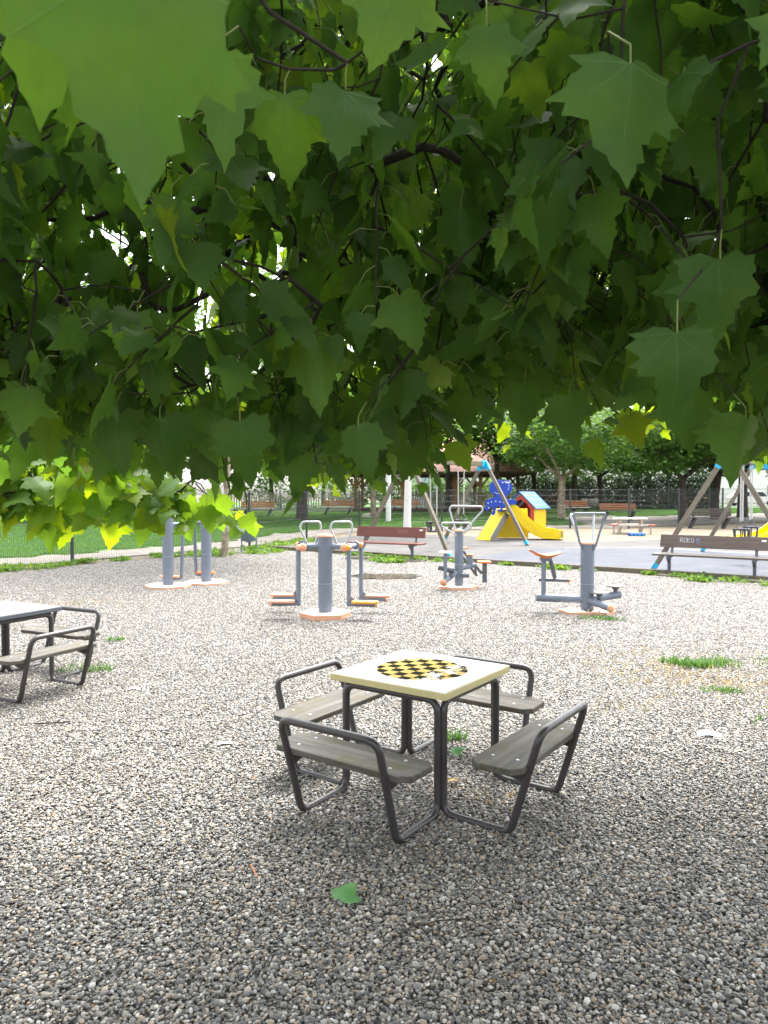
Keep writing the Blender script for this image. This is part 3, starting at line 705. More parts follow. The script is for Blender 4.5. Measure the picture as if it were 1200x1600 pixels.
def letters(x0, z0, s_):
    L_ = {'R': [[(0, 0), (0, 1), (.4, 1), (.5, .75), (.35, .5), (0, .5)], [(.25, .5), (.55, 0)]], 'O': [[(.25, 0), (0, .3), (.05, .75), (.3, .95), (.55, .7), (.5, .25), (.25, 0)]],
          'V': [[(0, .9), (.25, 0), (.5, .9)]], 'K': [[(0, 0), (0, 1)], [(.5, 1), (0, .45), (.5, 0)]], 'P': [[(0, 0), (0, 1), (.4, 1), (.5, .75), (.35, .5), (0, .5)]],
          '!': [[(.2, .9), (.2, .35)], [(.2, .15), (.2, .0)]], 'C': [[(.5, .85), (.2, .95), (0, .5), (.2, .05), (.55, .1)]], 'N': [[(0, 0), (0, 1), (.5, 0), (.5, 1)]]}
    def w(word, x, mat, k=1.0):
        o = []
        for ch in word:
            for pl in L_[ch]: o.append(([(x + px * s_ * k, z0 + pz * s_ * k) for px, pz in pl], mat))
            x += .72 * s_ * k
        return o, x
    return w
w = letters(.41, -.03, .1)
g1, x = w('ROKO', .41, gw); g2, _ = w('!', x + .02, gb, .9)
g2 += [([(x + .06, .06), (x + .1, .0), (x + .06, -.04), (x + .1, -.06)], gb), ([(x + .02, .05), (x + .1, .05)], gb)]
w = letters(1.2, -.04, .1); g3, _ = w('RONO', 1.25, gr_)
yard_bench('red brown painted plank bench behind the double air walker', (-.62, 19.45, 0), (.72, 18.75, 0), M['brown_bench'], M['brown_bench'], g3)
yard_bench('dark weathered plank bench with white graffiti on its back, by the kerb', (6.04, 15.55, 0), (7.38, 14.62, 0), M['old_bench'], M['old_bench_seat'], g1 + g2)
cp = MB()
pads = []
for (x, y, lab) in ((-.62, 19.35, 'flat mossy concrete footing under the red bench, at its left leg'), (.75, 18.6, 'flat mossy concrete footing under the red bench, at its right leg'), (6.1, 15.3, 'flat mossy concrete footing under the graffiti bench, at its left leg'), (7.45, 14.35, 'flat mossy concrete footing under the graffiti bench, at its right leg')):
    rg = random.Random(int(x * 10)); poly = [(.42 * math.cos(a) * rg.uniform(.8, 1.1), .3 * math.sin(a) * rg.uniform(.8, 1.1)) for a in [k * 2 * PI / 14 for k in range(14)]]
    o = MB().prism(poly, .05, None, 0, None, .012).build('concrete_footing', M['kerb'], None, (x, y, -.012)); tag(o, lab, 'concrete slab', 'concrete bench footings')

# ------------------------------------------------------------------ litter bin by the fence
root = thing('litter_bin', 'blue grey steel litter bin hung between two thin legs by the fence', 'litter bin', (-3.95, 21.5, 0), R(5))
b_ = MB(); b_.lathe((0, 0, .32), [(.18, 0), (.19, .01), (.2, .57), (.21, .58), (.21, .61), (.19, .61), (.18, .1)], 28); b_.build('bucket', M['bin'], root)
for s_ in (-1, 1): MB().tube([(s_ * .215, 0, -.02), (s_ * .215, 0, .62)], .02, 10).build('leg', M['bin'], root)
f = MB(); f.tube([(-.215, 0, .5), (.215, 0, .5)], .012, 8); f.tube([(-.1, -.12, .3), (.1, -.12, .3)], .012, 8); f.build('hanger', M['bin'], root)

# ------------------------------------------------------------------ swings
def swing(label, feet, apex_a, apex_b, foot_cap=True):
    (f1, f2), (f3, f4) = feet; base = (Vector(f1) + Vector(f4)) / 2
    root = thing('swing_frame', label, 'swing', (base.x, base.y, gz(base.y)), 0, 'timber swing frames')
    o = Vector((base.x, base.y, gz(base.y)))
    A, B = Vector(apex_a) - o, Vector(apex_b) - o; d = (B - A).normalized()
    MB().bar(A - d * .05, B + d * .05, .12, .17, 0, .012).build('beam', M['beam_wood_x'], root)
    for (fa, fb, top, s_) in ((f1, f2, A, -1), (f3, f4, B, 1)):
        cap = MB()
        for q in (fa, fb):
            foot = Vector((q[0], q[1], gz(q[1]))) - o; t_ = top + d * s_ * .0 + (foot - top).normalized() * -.04
            side = (foot - top); side.z = 0; side.normalize(); t_ = t_ + side * .09
            # own frame so that the grain runs along the leg
            L = (t_ - foot).length; m = MB().box((0, 0, L / 2), (.105, .105, L), None, 0, .01)
            l = m.build('leg', M['beam_wood'], root); l.location = foot; l.rotation_mode = 'QUATERNION'; l.rotation_quaternion = (t_ - foot).to_track_quat('Z', 'Y')
            sl_ = MB().box((0, 0, .12), (.111, .111, .13), None, 0, .004).build('foot_sleeve', M['cyan'], l)
            dd = (t_ - foot).normalized()
            cap.bar(t_ - dd * .28, t_ + dd * .03, .125, .125, 0, .008)
        cap.box(top + d * s_ * -.12 + Vector((0, 0, -.0)), (.16, .3, .2), Matrix.Rotation(math.atan2(d.y, d.x) - PI / 2, 3, 'Z'), 0, .01)
        cap.lathe(top + Vector((0, 0, -.02)) - d * .02, [(.16, -.03), (.16, .03)], 20, 0, d)
        cap.build('corner_bracket', M['cyan'], root)
    return root
S1A, S1B = (.66, 20.55, 2.66), (3.38, 24.95, 2.7)
swing('timber swing frame with mossy beam, standing left of the octopus slide', (((-.71, 21.38), (1.76, 19.5)), ((2.1, 25.9), (4.69, 23.95))), S1A, S1B)
S2A, S2B = (7.35, 15.75, 2.48), (10.55, 20.75, 2.6)
swing('timber swing frame with bright blue cap, behind the graffiti bench', (((6.02, 16.45), (8.65, 15.0)), ((9.3, 21.5), (11.95, 20.0))), S2A, S2B)
def bucket_swing(label, top, mat, drop, dirv):
    d = Vector(dirv).normalized(); root = thing('bucket_swing', label, 'swing seat', top, math.atan2(d.y, d.x), 'bucket swing seats')
    w, dp, h = .17, .16, .27; zb = -drop
    s_ = MB()
    rr_ = fillet([(-w, -dp, zb + h), (w, -dp, zb + h), (w, dp, zb + h), (-w, dp, zb + h)], .07, 5, True); s_.tube(rr_, .024, 10, closed=True)
    rb = fillet([(-w * .85, -dp * .85, zb), (w * .85, -dp * .85, zb), (w * .85, dp * .85, zb), (-w * .85, dp * .85, zb)], .06, 5, True); s_.tube(rb, .024, 10, closed=True)
    s_.box((0, 0, zb), (w * 1.75, dp * 1.75, .035), None, 0, .012); s_.build('seat', mat, root)
    c = MB()
    for i in range(4):
        f = -1 + 2 * i / 3
        for yy in (-dp, dp): c.bar((f * w * .8, yy * .85, zb), (f * w * .85, yy, zb + h), .04, .022, 0, .004, (0, 1, 0))
    for xx in (-w, w): c.bar((xx * .85, 0, zb), (xx, 0, zb + h), .022, .05, 0, .004, (1, 0, 0))
    c.build('side_bars', mat, root)
    for sx_ in (-1, 1):
        n = MB(); tp = Vector((sx_ * .22, 0, 0)); kn = Vector((sx_ * .19, 0, zb + h + .2)); n.tube([tp, kn], .017, 8); n.build('rope', M['rope'], root)
        ch = MB()
        for yy in (-dp, dp): ch.tube([kn, (sx_ * w, yy, zb + h + .01)], .008, 6)
        ch.tube([tp + Vector((0, 0, .0)), tp + Vector((0, 0, -.09))], .014, 8); ch.build('chain', M['chain'], root)
def on_beam(A, B, f): return Vector(A).lerp(Vector(B), f) - Vector((0, 0, .085))
bucket_swing('black bucket swing seat, left one under the mossy beam', on_beam(S1A, S1B, .3), M['black_rubber'], 2.0, Vector(S1B) - Vector(S1A))
bucket_swing('black bucket swing seat partly behind the triangular gym handles', on_beam(S1A, S1B, .66), M['black_rubber'], 2.02, Vector(S1B) - Vector(S1A))
bucket_swing('black bucket swing seat, nearer one above the graffiti bench', on_beam(S2A, S2B, .4), M['black_rubber'], 1.86, Vector(S2B) - Vector(S2A))
bucket_swing('navy blue bucket swing seat, farther one above the graffiti bench', on_beam(S2A, S2B, .72), M['navy_rubber'], 1.92, Vector(S2B) - Vector(S2A))

# ------------------------------------------------------------------ octopus slide
def spline(pts, n=8, closed=True):
    P = [Vector((*p, 0)) for p in pts]; o = []; N_ = len(P)
    for i in range(N_):
        p0, p1, p2, p3 = P[i - 1], P[i], P[(i + 1) % N_], P[(i + 2) % N_]
        for k in range(n):
            t = k / n
            q = .5 * ((2 * p1) + (-p0 + p2) * t + (2 * p0 - 5 * p1 + 4 * p2 - p3) * t * t + (-p0 + 3 * p1 - 3 * p2 + p3) * t ** 3); o.append((q.x, q.y))
    return o
XZ = Matrix(((1, 0, 0, 0), (0, 0, 1, 0), (0, 1, 0, 0), (0, 0, 0, 1)))      # local xy -> world xz, extrude along +y
def octo_slide():
    root = thing('octopus_slide', 'yellow children slide with a smiling blue octopus panel', 'slide', (4.35, 26.9, gz(26.9)), R(-8))
    rm = MB(); rm.bar((-1.15, 0, 0.0), (-.1, 0, 1.1), .6, .04, 0, .008, (1, 0, .8)); ro = rm.build('climbing_ramp', M['yellow'], root); ro.rotation_euler = (0, 0, R(52)); ro.location = (.0, .1, 0)
    gp = MB()
    for k in range(12):
        f = (k + .6) / 12; gp.lathe((-1.15 + 1.05 * f - .017, (-.18, .02, .2)[k % 3], 1.1 * f + .02), [(.018, 0), (.012, .012)], 8, 0, (-.72, 0, .69))
    gp.build('grip_bolt', M['chain'], ro)
    for s_ in (-1, 1):
        st = MB(); st.bar((-1.03, s_ * .285, 0.0), (.02, s_ * .285, 1.08), .035, .24, 0, .005, (1, 0, .9)); st.build('support_board', M['grey_board'], ro)
    pl = MB(); pl.box((.05, 0, 1.07), (.55, .66, .045), None, 0, .008); pl.build('platform', M['grey_board'], root)
    # chute
    path = [(.28, 1.12), (.5, 1.02), (.8, .72), (1.15, .42), (1.5, .24), (1.85, .19), (2.05, .17)]
    V = []; Fs = []; n = len(path) * 6; sm = spline(path, 6)[:(len(path) - 1) * 6 + 1]
    prof = [(-.3, .2), (-.285, .2), (-.26, .02), (-.12, 0), (.12, 0), (.26, .02), (.285, .2), (.3, .2), (.3, -.06), (-.3, -.06)]
    for (x, z) in sm:
        for (y, dz) in prof: V.append((x, y, z + dz))
    q = len(prof)
    for i in range(len(sm) - 1):
        for j in range(q): Fs.append([i * q + j, i * q + (j + 1) % q, (i + 1) * q + (j + 1) % q, (i + 1) * q + j])
    mb = MB().add(V, Fs, 0, False); mb.add([V[k] for k in range(q)], [list(range(q))]); mb.add([V[-q + k] for k in range(q)], [list(range(q))[::-1]])
    co = mb.build('chute', M['yellow_chute'], root)
    MB().lathe((2.05, -.3, .2), [(.1, 0), (.1, .6)], 16, 0, (0, 1, 0)).build('chute_lip', M['white'], co)
    for s_ in (-1, 1):
        sp_ = [(.12, .95), (.42, .76), (.75, .44), (1.1, .16), (1.4, .05), (2.0, .02), (2.05, .24), (1.5, .3), (1.15, .48), (.8, .78), (.5, 1.12), (.3, 1.26), (.08, 1.26)]
        MB().prism(sp_, .03, Matrix.Translation((0, s_ * .325 - .015, 0)) @ XZ, 0, None, .006).build('side_panel', M['yellow'], root)
    # octopus board (upright panel across the ramp side), with thickness
    head = [(-.16, 1.6), (-.31, 1.68), (-.38, 1.85), (-.33, 2.05), (-.17, 2.16), (.0, 2.14), (.12, 2.17), (.3, 2.13), (.42, 1.98), (.43, 1.8), (.33, 1.66), (.22, 1.58), (.25, 1.47), (.42, 1.45), (.55, 1.44), (.6, 1.34), (.52, 1.26), (.4, 1.27), (.36, 1.2),
            (.37, 1.05), (.28, .98), (.25, 1.1), (.22, 1.2), (.12, 1.16), (.06, 1.02), (-.02, .98), (-.02, 1.06), (.03, 1.18), (-.06, 1.22), (-.14, 1.1), (-.16, .94), (-.24, .87), (-.3, .93), (-.25, 1.02), (-.24, 1.14), (-.3, 1.2), (-.38, 1.08), (-.46, 1.04), (-.53, 1.1), (-.5, 1.22), (-.5, 1.38), (-.4, 1.46), (-.25, 1.5)]
    oc = MB().prism(spline(head, 4), .035, Matrix.Translation((-.12, -.42, 0)) @ XZ, 0, None, .005)
    oo = oc.build('octopus_panel', M['blue'], root)
    fc = MB()
    fc.tube([(-.12 + x, -.425, z) for x, z in ((-.2, 1.72), (-.12, 1.66), (-.02, 1.66), (.05, 1.7))], .009, 6)
    fc.tube([(-.12 + .12 * math.cos(a) + .2, -.425, 1.93 + .17 * math.sin(a)) for a in [R(-60 + 14 * k) for k in range(14)]], .007, 6)
    fc.box((-.12 + .27, -.425, 2.06), (.17, .012, .04)); fc.box((-.12 + .09, -.425, 2.06), (.05, .012, .04)); fc.build('face_marks', M['white'], oo)
    sp_ = MB()
    for (x, z) in ((-.42, 1.32), (-.3, 1.36), (-.15, 1.38), (0, 1.37), (.13, 1.34), (.27, 1.3), (-.27, 1.05), (.0, 1.12), (.3, 1.1), (-.4, 1.15)):
        sp_.lathe((-.12 + x, -.42, z), [(.022, 0), (.02, .008)], 10, 0, (0, -1, 0))
    sp_.build('suckers', M['white'], oo)
    MB().prism([(-.35, .02), (1.0, .02), (.95, 1.1), (.1, 1.1)], .03, Matrix.Translation((-.05, .5, 0)) @ XZ, 0, None, .005).build('side_panel', M['yellow'], root)
octo_slide()

# ------------------------------------------------------------------ playhouse
def playhouse():
    y0 = 31.2; root = thing('playhouse', 'small yellow and red playhouse with a blue spotted roof', 'playhouse', (6.05, y0, gz(y0)), R(-38))
    W, D, H_, RH = 1.25, 1.15, .98, 1.55
    gab = [(-W / 2, 0), (-.46, 0), (-.46, .5), (-.48, .95), (-.3, 1.16), (0, 1.33), (.28, 1.16), (.46, .92), (.47, .55), (.36, .5), (.2, .42), (.16, .28), (.2, .12), (.26, 0), (W / 2, 0), (W / 2, H_), (0, RH), (-W / 2, H_)]
    MB().prism(gab, .03, Matrix.Translation((0, -D / 2, 0)) @ XZ, 0, None, .004).build('front_wall', M['red'], root)
    bk = [(-W / 2, 0), (W / 2, 0), (W / 2, H_), (0, RH), (-W / 2, H_)]
    MB().prism(bk, .03, Matrix.Translation((0, D / 2 - .03, 0)) @ XZ, 0, None, .004).build('rear_wall', M['red'], root)
    mb = MB(); mb.box((W / 2 - .015, 0, H_ / 2), (.03, D - .07, H_), None, 0, .004); mb.build('side_wall', M['yellow'], root)
    mb = MB(); mb.box((-W / 2 + .015, 0, .3), (.03, D - .07, .6), None, 0, .004); mb.build('side_wall', M['yellow'], root)
    for s_ in (-1, 1):
        a = math.atan2(RH - H_, W / 2); L = math.hypot(RH - H_, W / 2) + .2
        c = Vector((s_ * (W / 4 + .055), 0, (RH + H_) / 2 + .0)); rot = Matrix.Rotation(s_ * a, 3, 'Y')
        ro = MB().box(c + rot @ Vector((0, 0, .03)), (L, D + .22, .035), rot, 0, .005).build('roof', M['blue_roof'], root)
        sp_ = MB(); nrm = rot @ Vector((0, 0, 1))
        for i in range(3):
            for j in range(4): sp_.lathe(c + rot @ Vector((-.28 + .28 * i, -.45 + .3 * j + .08 * (i % 2), .0475)), [(.024, 0), (.022, .006)], 10, 0, nrm)
        sp_.build('bolt_cap', M['white'], ro)
    mb = MB(); mb.bar((-W / 2 - .1, -D / 2 - .02, H_ - .09), (0, -D / 2 - .02, RH + .0), .03, .09, 0, .004, (0, 0, 1)); mb.build('barge_board', M['grey_board'], root)
playhouse()

# children's picnic table, second slide, blue ground toy
root = thing('picnic_table', 'small pale children table with red end stools on the sand', 'picnic table', (9.9, 29.6, gz(29.6)), R(-4))
MB().box((0, 0, .6), (1.25, .6, .04), None, 0, .006).build('table_top', M['orange_bleached'], root)
for s_ in (-1, 1):
    f = MB(); f.box((s_ * .42, 0, .29), (.07, .4, .58), None, 0, .005); f.box((s_ * .42, 0, .25), (.05, 1.1, .05), None, 0, .005); f.build('leg', M['slat_pale'], root)
    MB().box((0, s_ * .5, .35), (1.15, .22, .035), None, 0, .006).build('bench_seat', M['slat_pale'], root)
    f = MB(); f.box((s_ * .72, -.35, .16), (.06, .06, .34), None, 0, .004); so_ = f.build('stool_post', M['slat_pale'], root); MB().box((s_ * .72, -.35, .35), (.3, .24, .04), None, 0, .01).build('stool_seat', M['red'], so_)
root = thing('ground_toy', 'low flat blue toy block lying on the sand by the children table', 'playground toy', (9.72, 28.3, gz(28.3)), R(3))
MB().box((0, 0, .06), (.62, .2, .12), None, 0, .02).build('body', M['blue'], root); f = MB()
for k in range(4): f.box((-.22 + .15 * k, -.101, .06), (.08, .012, .07), None, 0, .003)
f.build('stud', M['cyan'], root)
root = thing('yellow_slide', 'yellow slide seen from its side behind the bucket swing seats', 'slide', (13.1, 24.4, 0), R(16))
path = [(-1.9, .12), (-1.3, .14), (-.8, .2), (-.3, .42), (.2, .8), (.75, 1.2), (1.1, 1.35)]
V = []; Fs = []; sm_ = spline(path, 6)[:(len(path) - 1) * 6 + 1]
prof = [(-.3, .22), (-.27, .22), (-.25, .02), (.25, .02), (.27, .22), (.3, .22), (.3, -.06), (-.3, -.06)]; q = len(prof)
for (x, z) in sm_:
    for (y, dz) in prof: V.append((x, y, z + dz))
for i in range(len(sm_) - 1):
    for j in range(q): Fs.append([i * q + j, i * q + (j + 1) % q, (i + 1) * q + (j + 1) % q, (i + 1) * q + j])
mb = MB().add(V, Fs); mb.add(V[:q], [list(range(q))]); mb.add(V[-q:], [list(range(q))[::-1]]); mb.build('chute', M['yellow_chute'], root)
f = MB(); f.box((1.3, -.3, .68), (.09, .09, 1.36), None, 0, .006); f.box((1.3, .3, .68), (.09, .09, 1.36), None, 0, .006); f.build('support_post', M['beam_wood'], root)
MB().box((1.35, 0, 1.36), (.6, .7, .06), None, 0, .006).build('platform', M['grey_board'], root)

# ------------------------------------------------------------------ wire fences
def wire_fence(label, pts, h, name='wire_fence', step=.05, post_every=1, zoff=0.0):
    o = Vector((pts[0][0], pts[0][1], gz(pts[0][1]))); root = thing(name, label, 'fence', o)
    P = [Vector((x, y, gz(y) + zoff)) - o for x, y in pts]
    for p in P: MB().box(p + Vector((0, 0, h / 2 - .05)), (.07, .07, h + .1), None, 0, .004).build('fence_post', M['post_grey'], root)
    for a, b in zip(P[:-1], P[1:]):
        mb = MB(); d = b - a; n = int(d.length / step)
        for k in range(1, n):
            p = a + d * (k / n); mb.tube([p + Vector((0, 0, .06)), p + Vector((0, 0, h - .03))], .0036, 3, cap=False, smooth=False)
        for k in range(8):
            z = .06 + (h - .1) * k / 7; mb.tube([a + Vector((0, 0, z)), b + Vector((0, 0, z))], .0036, 3, cap=False, smooth=False)
        mb.build('mesh_panel', M['wire'], root)
def resample(pl, step):
    o = [pl[0]]
    for a, b in zip(pl[:-1], pl[1:]):
        L = math.dist(a, b); n = max(1, round(L / step))
        for k in range(1, n + 1): o.append((a[0] + (b[0] - a[0]) * k / n, a[1] + (b[1] - a[1]) * k / n))
    return o
wire_fence('grey wire mesh fence on dark posts along the left path', [(-14.65, 8.0), (-11.2, 13.0), (-7.68, 18.1), (-4.23, 23.1), (-2.8, 26.6), (-1.0, 30.0)], 1.75)
wire_fence('grey wire mesh fence along the far side of the play sand', [(-1.0, 30.05), (2.42, 30.75), (5.15, 31.6), (8.2, 32.4), (10.75, 32.3), (13.5, 33.7), (16.2, 35.2), (19.5, 36.5), (23.0, 38.0)], 1.75)
wire_fence('tall green mesh fence far back between dark tree trunks', [(11.5, 52), (14.5, 52.3), (17.5, 52.6), (20.5, 53), (23.5, 53.2)], 2.3, 'mesh_fence', .12)

# ------------------------------------------------------------------ pavilion and railings behind the lawn
def railing(mb, a, b, h, step=.16, w=.075, posts=2.0):
    a, b = Vector(a), Vector(b); d = b - a; n = int(d.length / step)
    mb.bar(a + Vector((0, 0, h)), b + Vector((0, 0, h)), .1, .06); mb.bar(a + Vector((0, 0, .12)), b + Vector((0, 0, .12)), .06, .08); mb.bar(a + Vector((0, 0, h - .14)), b + Vector((0, 0, h - .14)), .05, .06)
    for k in range(n + 1):
        p = a + d * (k / n); mb.box(p + Vector((0, 0, .08 + h / 2 - .1)), (w, .03, h - .12))
G50 = .4
root = thing('pavilion', 'open timber pavilion with pinkish roof and bracketed posts behind the lawn', 'pavilion', (3.6, 53, G50), R(-3))
MB().box((0, 0, .1), (12.0, 6.4, .24), None, 0, .02).build('deck', M['pav_dark'], root)
for sy in (-1, 1):
    for x in (-5.4, -2.2, 1.45, 3.1, 5.6):
        p = MB(); big = (x in (1.45,)); ww = .42 if big else .22
        p.box((x, sy * 2.9, 1.35), (ww, .22, 2.3), None, 0, .01)
        for s_ in (-1, 1): p.bar((x + s_ * ww * .4, sy * 2.9, 1.75), (x + s_ * (ww * .4 + .5), sy * 2.9, 2.42), .12, .14)
        p.build('post', M['pav_wood'] if x < 5 else M['pav_dark'], root)
b_ = MB()
for sy in (-1, 1): b_.box((0, sy * 2.9, 2.55), (12.2, .2, .22))
for x in (-5.9, 5.9): b_.box((x, 0, 2.55), (.2, 5.55, .22))
b_.build('eave_beam', M['pav_dark'], root)
rf = MB(); e = [(-6.7, -3.9, 2.66), (6.7, -3.9, 2.66), (6.7, 3.9, 2.66), (-6.7, 3.9, 2.66), (-3.6, 0, 4.3), (3.6, 0, 4.3)]
e2 = [(x, y, z - .1) for x, y, z in e[:4]]
rf.add(e + e2, [[0, 1, 5, 4], [1, 2, 5], [2, 3, 4, 5], [3, 0, 4], [6, 7, 1, 0], [7, 8, 2, 1], [8, 9, 3, 2], [9, 6, 0, 3], [9, 8, 7, 6]]); rf.build('roof', M['roof_tile'], root)
fb = MB(); fb.box((0, -3.92, 2.62), (13.5, .05, .2)); fb.build('fascia', M['pav_dark'], root)
r_ = MB(); railing(r_, (-1.9, -2.9, .2), (5.5, -2.9, .2), 1.1, .15, .09); r_.build('railing', M['rail_grey'], root)
for (lab, xa, ya, xb, yb, mt) in (('long pale picket railing left of the pavilion behind the orange slat benches', -11.5, 50.6, -5.6, 50.2, 'rail_pale'), ('pale picket railing directly left of the pavilion posts', -5.3, 50.2, -2.2, 49.8, 'rail_pale'), ('weathered plank picket railing at far left behind the branch tips', -21.5, 44.0, -12.5, 46.5, 'rail_grey')):
    c = Vector(((xa + xb) / 2, (ya + yb) / 2, gz((ya + yb) / 2))); t_ = thing('picket_railing', lab, 'railing', c, 0, 'picket railings behind the lawn')
    a_, b2 = Vector((xa, ya, c.z)) - c, Vector((xb, yb, c.z)) - c; r_ = MB(); railing(r_, a_, b2, 1.15, .17, .085); r_.build('rail_panel', M[mt], t_)
    n = max(2, int((b2 - a_).length / 2))
    for k in range(n + 1): MB().box(a_.lerp(b2, k / n) + Vector((0, .06, .6)), (.12, .12, 1.25), None, 0, .01).build('rail_post', M[mt], t_)

# ------------------------------------------------------------------ park benches
def ground_at(px, py):
    y = 2.0
    while y < 120:
        p = pt(px, py, y)
        if p.z <= gz(y): return p
        y += .02
    return p
def park_bench(label, px, py, slat, yaw, seat=None, sc=1.0, legs='iron'):
    p = ground_at(px, py); root = thing('park_bench', label, 'bench', (p.x, p.y, gz(p.y)), yaw, 'slatted park benches beyond the wire fence')
    W = 1.9 * sc
    for s_ in (-1, 1):
        f = MB(); x = s_ * W * .36
        f.bar((x - .12, -.12, .0), (x + .1, -.1, .45), .1, .1, 0, .01, (0, 1, 0)); f.bar((x - .12, .2, .0), (x + .1, .16, .45), .1, .1, 0, .01, (0, 1, 0))
        f.box((x + .08, .03, .43), (.09, .46, .06), None, 0, .01); f.bar((x + .08, .2, .43), (x + .08, .36, .86), .08, .06, 0, .008, (0, 1, 0)); f.build('leg', M[legs], root)
    s_ = MB()
    for k in range(4): s_.box((0, -.15 + .115 * k, .48), (W, .095, .04), None, 0, .008)
    s_.build('seat', M[seat or 'slat_pale'], root)
    s_ = MB()
    for k in range(3): s_.box((0, .235 + .035 * k, .6 + .115 * k), (W, .035, .095), Matrix.Rotation(R(-16), 3, 'X'), 0, .008)
    s_.build('backrest', M[slat], root)
for args in (('orange slat park bench before the pale picket railing, left of the thick dark trunk', 402, 808, 'slat_orange', R(4)),
             ('orange slat park bench before the pale picket railing, right of the thick dark trunk', 528, 805, 'slat_orange', R(-3)),
             ('orange slat park bench partly hidden by the white birch trunk', 632, 803, 'slat_orange', R(0)),
             ('pale slat park bench beside the mottled plane trunk right of the playhouse', 897, 806, 'slat_orange', R(8)),
             ('pale backed park bench between the mottled trunk and the big orange bench', 928, 798, 'slat_pale', R(30)),
             ('large orange slat park bench directly behind the children picnic table', 967, 813, 'slat_orange', R(-2), 'slat_dark'),
             ('pale backed park bench above the middle of the big orange bench', 966, 792, 'slat_pale', R(10)),
             ('pale backed park bench right of the big orange bench', 1005, 791, 'slat_pale', R(-14)),
             ('pale park bench farthest right before the white pillar', 1040, 790, 'slat_pale', R(-20)),
             ('dark shaded park bench between the two legs of the right swing frame', 1108, 826, 'slat_dark', R(-12), 'slat_dark')):  # dark slats stand in for the shade over this bench
    park_bench(*args)

# ------------------------------------------------------------------ background: houses, cars, hedge, poles
def house(label, x, y, w, d, h, rh, wall, ncol, nrow, rz=0.0):
    root = thing('house', label, 'house', (x, y, .4), rz)
    MB().box((0, 0, h / 2), (w, d, h)).build('wall', M[wall], root)
    rf = MB(); e = [(-w / 2 - .4, -d / 2 - .4, h), (w / 2 + .4, -d / 2 - .4, h), (w / 2 + .4, d / 2 + .4, h), (-w / 2 - .4, d / 2 + .4, h), (-w / 2 + .5, 0, h + rh), (w / 2 - .5, 0, h + rh)]
    rf.add(e, [[0, 1, 5, 4], [1, 2, 5], [2, 3, 4, 5], [3, 0, 4], [3, 2, 1, 0]]); rf.build('roof', M['roof_tile'], root)
    for i in range(ncol):
        for j in range(nrow):
            c = Vector((-w / 2 + (i + .5) * w / ncol, -d / 2 - .02, 1.5 + j * 2.9))
            f = MB()
            for s_ in (-1, 1): f.box(c + Vector((s_ * .56, 0, 0)), (.1, .1, 1.5)); f.box(c + Vector((0, 0, s_ * .7)), (1.02, .098, .1))
            f.box(c + Vector((0, 0, 0)), (.06, .09, 1.3)); fo = f.build('window', M['white'], root)
            MB().box(c + Vector((0, .01, 0)), (1.02, .04, 1.3)).build('pane', M['glass'], fo)
house('low white plastered house seen between trunks behind the pavilion', 14, 84, 16, 9, 5.6, 2.5, 'house_white', 5, 2, R(4))
house('pale blue grey house wall behind the left end of the pavilion roof', 5.2, 78, 5, 8, 4.2, 2.0, 'house_blue', 2, 1, R(-5))
house('long white building across the street at right', 43, 92, 30, 10, 6.2, 2.5, 'house_white', 9, 2, R(-8))
house('white gabled house at far left behind the branch tips', -25.5, 76, 5.5, 9, 4.2, 2.6, 'house_white', 2, 1, R(10))
def car(label, x, y, rz, body):
    root = thing('parked_car', label, 'car', (x, y, .42), rz, 'cars parked along the far street')
    prof = [(-2.1, .3), (2.05, .3), (2.12, .55), (2.0, .78), (1.2, .9), (.65, 1.38), (.4, 1.45), (-1.1, 1.45), (-1.4, 1.36), (-1.95, .95), (-2.12, .85)]
    MB().prism(prof, 1.7, Matrix.Translation((0, -.85, 0)) @ XZ, 0, None, .06).build('body', body, root)
    for s_ in (-1, 1):
        g = MB(); g.prism([(1.05, .92), (.6, 1.34), (-.2, 1.36), (-.2, .92)], .01, Matrix.Translation((0, s_ * .853 - .005, 0)) @ XZ); g.prism([(-.3, .92), (-.3, 1.36), (-1.1, 1.36), (-1.6, .95)], .01, Matrix.Translation((0, s_ * .853 - .005, 0)) @ XZ); g.build('side_window', M['glass'], root)
        for x_ in (-1.3, 1.3):
            w_ = MB().lathe((x_, s_ * .78, .31), [(.2, 0), (.31, .02), (.31, .16), (.2, .18)], 20, 0, (0, s_, 0)).build('wheel', M['black_rubber'], root)
            MB().lathe((x_, s_ * .965, .31), [(.19, 0), (.17, .012)], 16, 0, (0, s_, 0)).build('rim', M['steel_light'], w_)
        MB().box((2.07, s_ * .6, .66), (.1, .32, .14), None, 0, .02).build('headlight', M['white'], root)
car('yellow car parked on the far street, left of the forked trunk', 28.5, 70, R(3), M['amber'])
car('white car parked on the far street at right', 35.5, 71, R(2), M['house_white'])
car('red car parked on the far street behind the mottled trunk', 18.2, 71, R(-2), M['red'])
